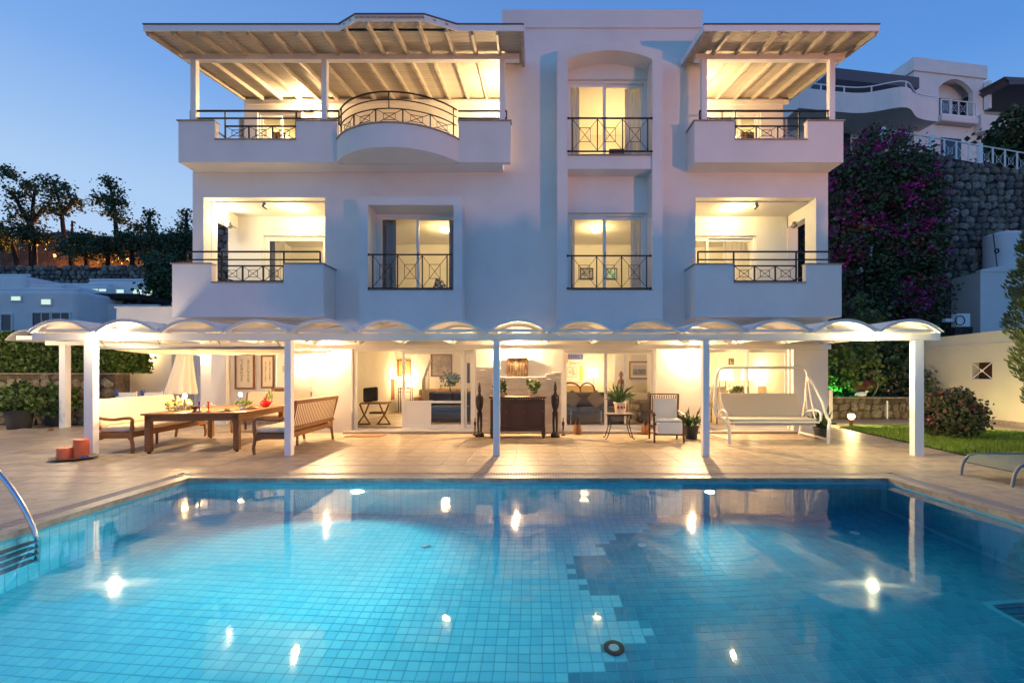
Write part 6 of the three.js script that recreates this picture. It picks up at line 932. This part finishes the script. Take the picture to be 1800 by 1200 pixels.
  const r = rngOf(7), tr = thing('dark_tree', 'dark rounded tree beside the neighbouring villa', 'tree', [X(1790, 27), 11.2, -27]); put(tr, 'crown', leafGeo(clumps(60, ball(X(1790, 27), Y(250, 27), -27, 1.4, 1.9, 1.2), 3200, .3, .4, r), r), M.leaf(.05, .08, .03)); put(tr, 'trunk', tubeG([V(X(1790, 27), 11, -27), V(X(1788, 27), 14, -27)], [.16, .08], 8), M.bark);
}
{ const x = 31, y = 19, z = -22, t = thing('street_lamp', 'orange street lamp beside the neighbouring villa terrace', 'street lamp', [x, 11.2, z]); put(t, 'post', tubeG([V(x, 11.2, z), V(x, y, z)], [.08, .05], 8), M.iron); put(t, 'lamp_head', new THREE.SphereGeometry(.18, 14, 10).translate(x, y + .15, z), glow(1, .45, .25, 6)); lamp(t, x, y + .15, z, [1, .42, .26], 55, 8); }
{ const x = -15.4, z = -10.2, y = 2.25, t = thing('garden_lamp_post', 'globe garden lamp on a slim post before the rubble wall', 'lamp post', [x, 0, z]); put(t, 'post', latheG([[.001, 0], [.1, 0], [.04, .08], [.03, 2.12], [.05, 2.16], [.001, 2.16]], 14).translate(x, 0, z), M.iron); put(t, 'lamp_globe', new THREE.SphereGeometry(.12, 18, 14).translate(x, y, z), glow(1, .75, .42, 12)); lamp(t, x, y, z, [1, .72, .40], 34, 5); }

// ---------------------------------------------------------------- far left: houses, hill, trees
const litPane = glow(.75, .95, .62, .75), darkPane = std(L(.01, .02, .04), { roughness: .1 });
function farHouse(label, d, blocks, wins, name = 'hillside_house') {
  const t = thing(name, label, 'house', [X(blocks[0][0], d), 0, -d], 'white houses beyond the hedge'), white = M.wall;
  blocks.forEach(([a, b, y, off = 0, r = .25], i) => { const x0 = X(a, d + off), x1 = X(b, d + off); put(t, 'wall', boxG(x0, x1, 0, Y(y, d + off), d + off, d + off + 7, r), white); B(t, 'parapet', white, x0 + .02, x1 - .02, Y(y, d + off) + .001, Y(y, d + off) + .18, d + off + .3, d + off + .5, .08); });
  wins.forEach(([a, b, c, e, lit, off = 0]) => { const dd = d + off, x0 = X(a, dd), x1 = X(b, dd), y0 = Y(e, dd), y1 = Y(c, dd), w = put(t, 'window', exG(poly(rectP(x0 - .09, x1 + .09, y0 - .09, y1 + .09), [rectP(x0, x1, y0, y1)]), dd - .07, dd - .003), white); B(w, 'pane', lit ? litPane : darkPane, x0, x1, y0, y1, dd - .03, dd - .004); if (x1 - x0 > .7) B(w, 'mullion', white, (x0 + x1) / 2 - .03, (x0 + x1) / 2 + .03, y0, y1, dd - .05, dd - .031); });
  return t;
}
farHouse('white stepped house with a wide balcony frame behind the hedge', 30, [[-60, 42, 484, 1.5], [-60, 132, 509, 0, .3], [42, 105, 502, 1, .3]], [[20, 37, 521, 528, 1], [73, 90, 526, 535, 1], [3, 20, 553, 581, 0], [58, 88, 550, 574, 0], [92, 122, 550, 574, 0]]);
{ const t = farHouse('long white house with a row of lit windows below the hill', 37, [[100, 190, 500, 0, .3], [148, 285, 492, 1.2, .4], [230, 320, 500, .4, .3]], [[160, 187, 508, 512, 1], [205, 218, 509, 515, 1], [234, 250, 509, 517, 1], [258, 268, 509, 521, 1, .4], [278, 290, 517, 524, 1, .4], [143, 160, 527, 540, 1], [162, 185, 528, 545, 0]]); }
{ const d = 34, t = thing('dark_veranda', 'dark timber veranda roof between the pale houses', 'veranda', [X(230, d), 0, -d]); B(t, 'roof', M.bark, X(197, d), X(272, d), Y(531, d), Y(522, d), d - 1.5, d + 1.5); for (const p of [200, 222, 246, 270]) B(t, 'post', M.bark, X(p, d) - .08, X(p, d) + .08, 0, Y(531, d), d - 1.4, d - 1.2); B(t, 'low_wall', M.wall, X(203, d), X(310, d), 0, Y(541, d), d - 1.7, d - 1.45); B(t, 'back_wall', M.wall, X(203, d), X(272, d), 0, Y(532, d), d + 1.2, d + 1.45); }
{
  const r = rngOf(313), hill = new THREE.PlaneGeometry(120, 70, 60, 35), p = hill.attributes.position, nz = fbm(44, 8, 3);
  for (let i = 0; i < p.count; i++) { const x = p.getX(i) - 60, d = 78 + p.getY(i), up = THREE.MathUtils.smoothstep(d, 44, 53) * 11.4 + THREE.MathUtils.smoothstep(d, 55, 61) * 9 + Math.max(0, d - 66) * .04; const fade = THREE.MathUtils.smoothstep(-x, 8, 24); p.setXYZ(i, x, (up + 1.6 * (nz(x * .02 + 5, d * .02) - .5)) * fade - .3, -d); } hill.computeVertexNormals();
  tag(put(scene, 'hillside', uvm(hill), std(L(.16, .11, .07), { map: at(tStone, 4), roughness: 1 })), 'dry wooded hillside rising beyond the houses', null, null, 'structure');
  const d = 50, w = thing('hill_terrace_wall', 'long dark rubble terrace wall across the hillside', 'stone wall', [X(130, d), 10, -d]); B(w, 'core', M.mortar, X(-60, d), X(340, d), 8, Y(470, d), d, d + .6); rubble(w, X(0, d), X(265, d), (x) => Y(466, d), Y(500, d), d + .02, .62, M.stones, 76, .4);
  const crown = (px, py, rx, ry, n, dd, list, size = .27) => list.push(...clumps(Math.max(5, Math.round(n / 40)), ball(X(px, dd), Y(py, dd), -dd, rx * dd / F, ry * dd / F, rx * .8 * dd / F, .2), n, size, .55, r));
  const tree = (label, px, base, dd, crowns, limbs, n, mat = M.leaf(.05, .08, .03), group = 'trees on the hillside') => { const t = thing('hill_tree', label, 'tree', [X(px, dd), Y(base, dd), -dd], group), l = []; crowns.forEach(([x, y, rx, ry, k = 1]) => crown(x, y, rx, ry, n * k, dd, l)); put(t, 'crown', leafGeo(l, r, .4), mat); limbs.forEach((q) => put(t, 'trunk', tubeG(q.map(([x, y], i) => P(x, y, dd + .3 * i)), q.map((_, i) => .26 - .2 * i / q.length), 7, true), M.bark)); };
  tree('tall airy tree with thin trunk at the edge of the hill', 55, 465, 52, [[20, 330, 24, 26], [62, 345, 26, 30], [85, 365, 16, 22, .6], [8, 300, 14, 14, .5], [30, 375, 26, 18]], [[[55, 470], [54, 410], [58, 350], [62, 325]], [[55, 400], [35, 365], [20, 335]], [[57, 390], [75, 365]]], 520);
  tree('wind-bent tree leaning over the hill shrubs', 112, 440, 52, [[90, 322, 14, 10, .7], [108, 340, 20, 14], [128, 355, 18, 9, .7], [112, 368, 16, 10, .6]], [[[116, 445], [110, 400], [106, 365], [95, 330]], [[108, 375], [128, 355]]], 420);
  tree('slender tall tree with layered crown standing alone on the hill', 203, 440, 52, [[193, 325, 13, 12, .7], [178, 352, 18, 9, .7], [205, 350, 18, 14], [196, 372, 20, 12], [212, 385, 10, 8, .4]], [[[204, 445], [203, 400], [198, 355], [192, 322]]], 440);
  tree('small conifer rising from the hill shrubs', 260, 430, 52, [[262, 380, 7, 10, .5], [258, 398, 13, 10, .7], [240, 402, 12, 12, .7]], [[[260, 440], [261, 400], [263, 372]]], 300); tree('small conifer near the villa flank on the hill', 326, 430, 52, [[327, 378, 6, 8, .4], [323, 395, 10, 10, .6], [318, 408, 14, 8, .7]], [[[326, 440], [327, 400], [327, 370]]], 300);
  tree('broad dark tree at the hill edge above the glowing bank', 20, 465, 51, [[15, 405, 40, 16, 1.5], [60, 412, 26, 16, 1.2], [-10, 420, 30, 20]], [[[30, 470], [22, 430]], [[60, 470], [60, 425]]], 900);
  tree('wide dark shrubby trees massed along the middle of the hill', 150, 465, 51, [[118, 432, 20, 16], [150, 425, 26, 17, 1.4], [190, 432, 26, 14, 1.3], [165, 445, 60, 8, 1.2]], [[[125, 470], [122, 440]], [[152, 470], [150, 440]], [[188, 470], [190, 440]]], 900); tree('wide dark shrubby trees massed towards the villa', 270, 470, 51, [[230, 425, 28, 17, 1.4], [275, 425, 28, 20, 1.5], [315, 430, 26, 22, 1.5], [290, 450, 40, 16, 1.5], [340, 425, 20, 20]], [[[232, 470], [230, 440]], [[275, 475], [275, 440]], [[310, 475], [312, 440]]], 900);
  tree('dark rounded tree standing before the long white house', 282, 545, 36, [[280, 470, 22, 24, 1.3], [285, 505, 22, 26, 1.3]], [[[283, 560], [282, 500]]], 900, M.leaf(.05, .085, .03), 'trees among the houses');
  for (const [px, py, label] of [[95, 452, 'hidden orange street lamp behind the airy tree'], [225, 458, 'hidden orange street lamp behind the shrubby trees']]) { const dd = 54, x = X(px, dd), y = Y(py, dd), t = thing('street_lamp', label, 'street lamp', [x, y - 2.2, -dd], 'street lamps on the hill'); put(t, 'post', tubeG([V(x, y - 3, -dd), V(x, y + .1, -dd)], .05, 8), M.iron); put(t, 'lamp_head', new THREE.SphereGeometry(.16, 12, 8).translate(x, y + .2, -dd), glow(1, .42, .1, 6)); lamp(t, x, y + .2, -dd, [1, .36, .07], 230, 8); }
  { const dd = 52, t = thing('utility_pole', 'thin utility pole between the hill trees', 'pole', [X(126, dd), Y(435, dd), -dd]); put(t, 'pole', tubeG([P(126, 440, dd), P(126, 388, dd)], .1, 7), M.bark); put(t, 'crossarm', beamG(P(123, 396, dd), P(130, 396, dd), .1, .1), M.bark); put(t, 'crossarm', beamG(P(124, 403, dd), P(129, 403, dd), .1, .1), M.bark); }
}
renderer.render(scene, camera);
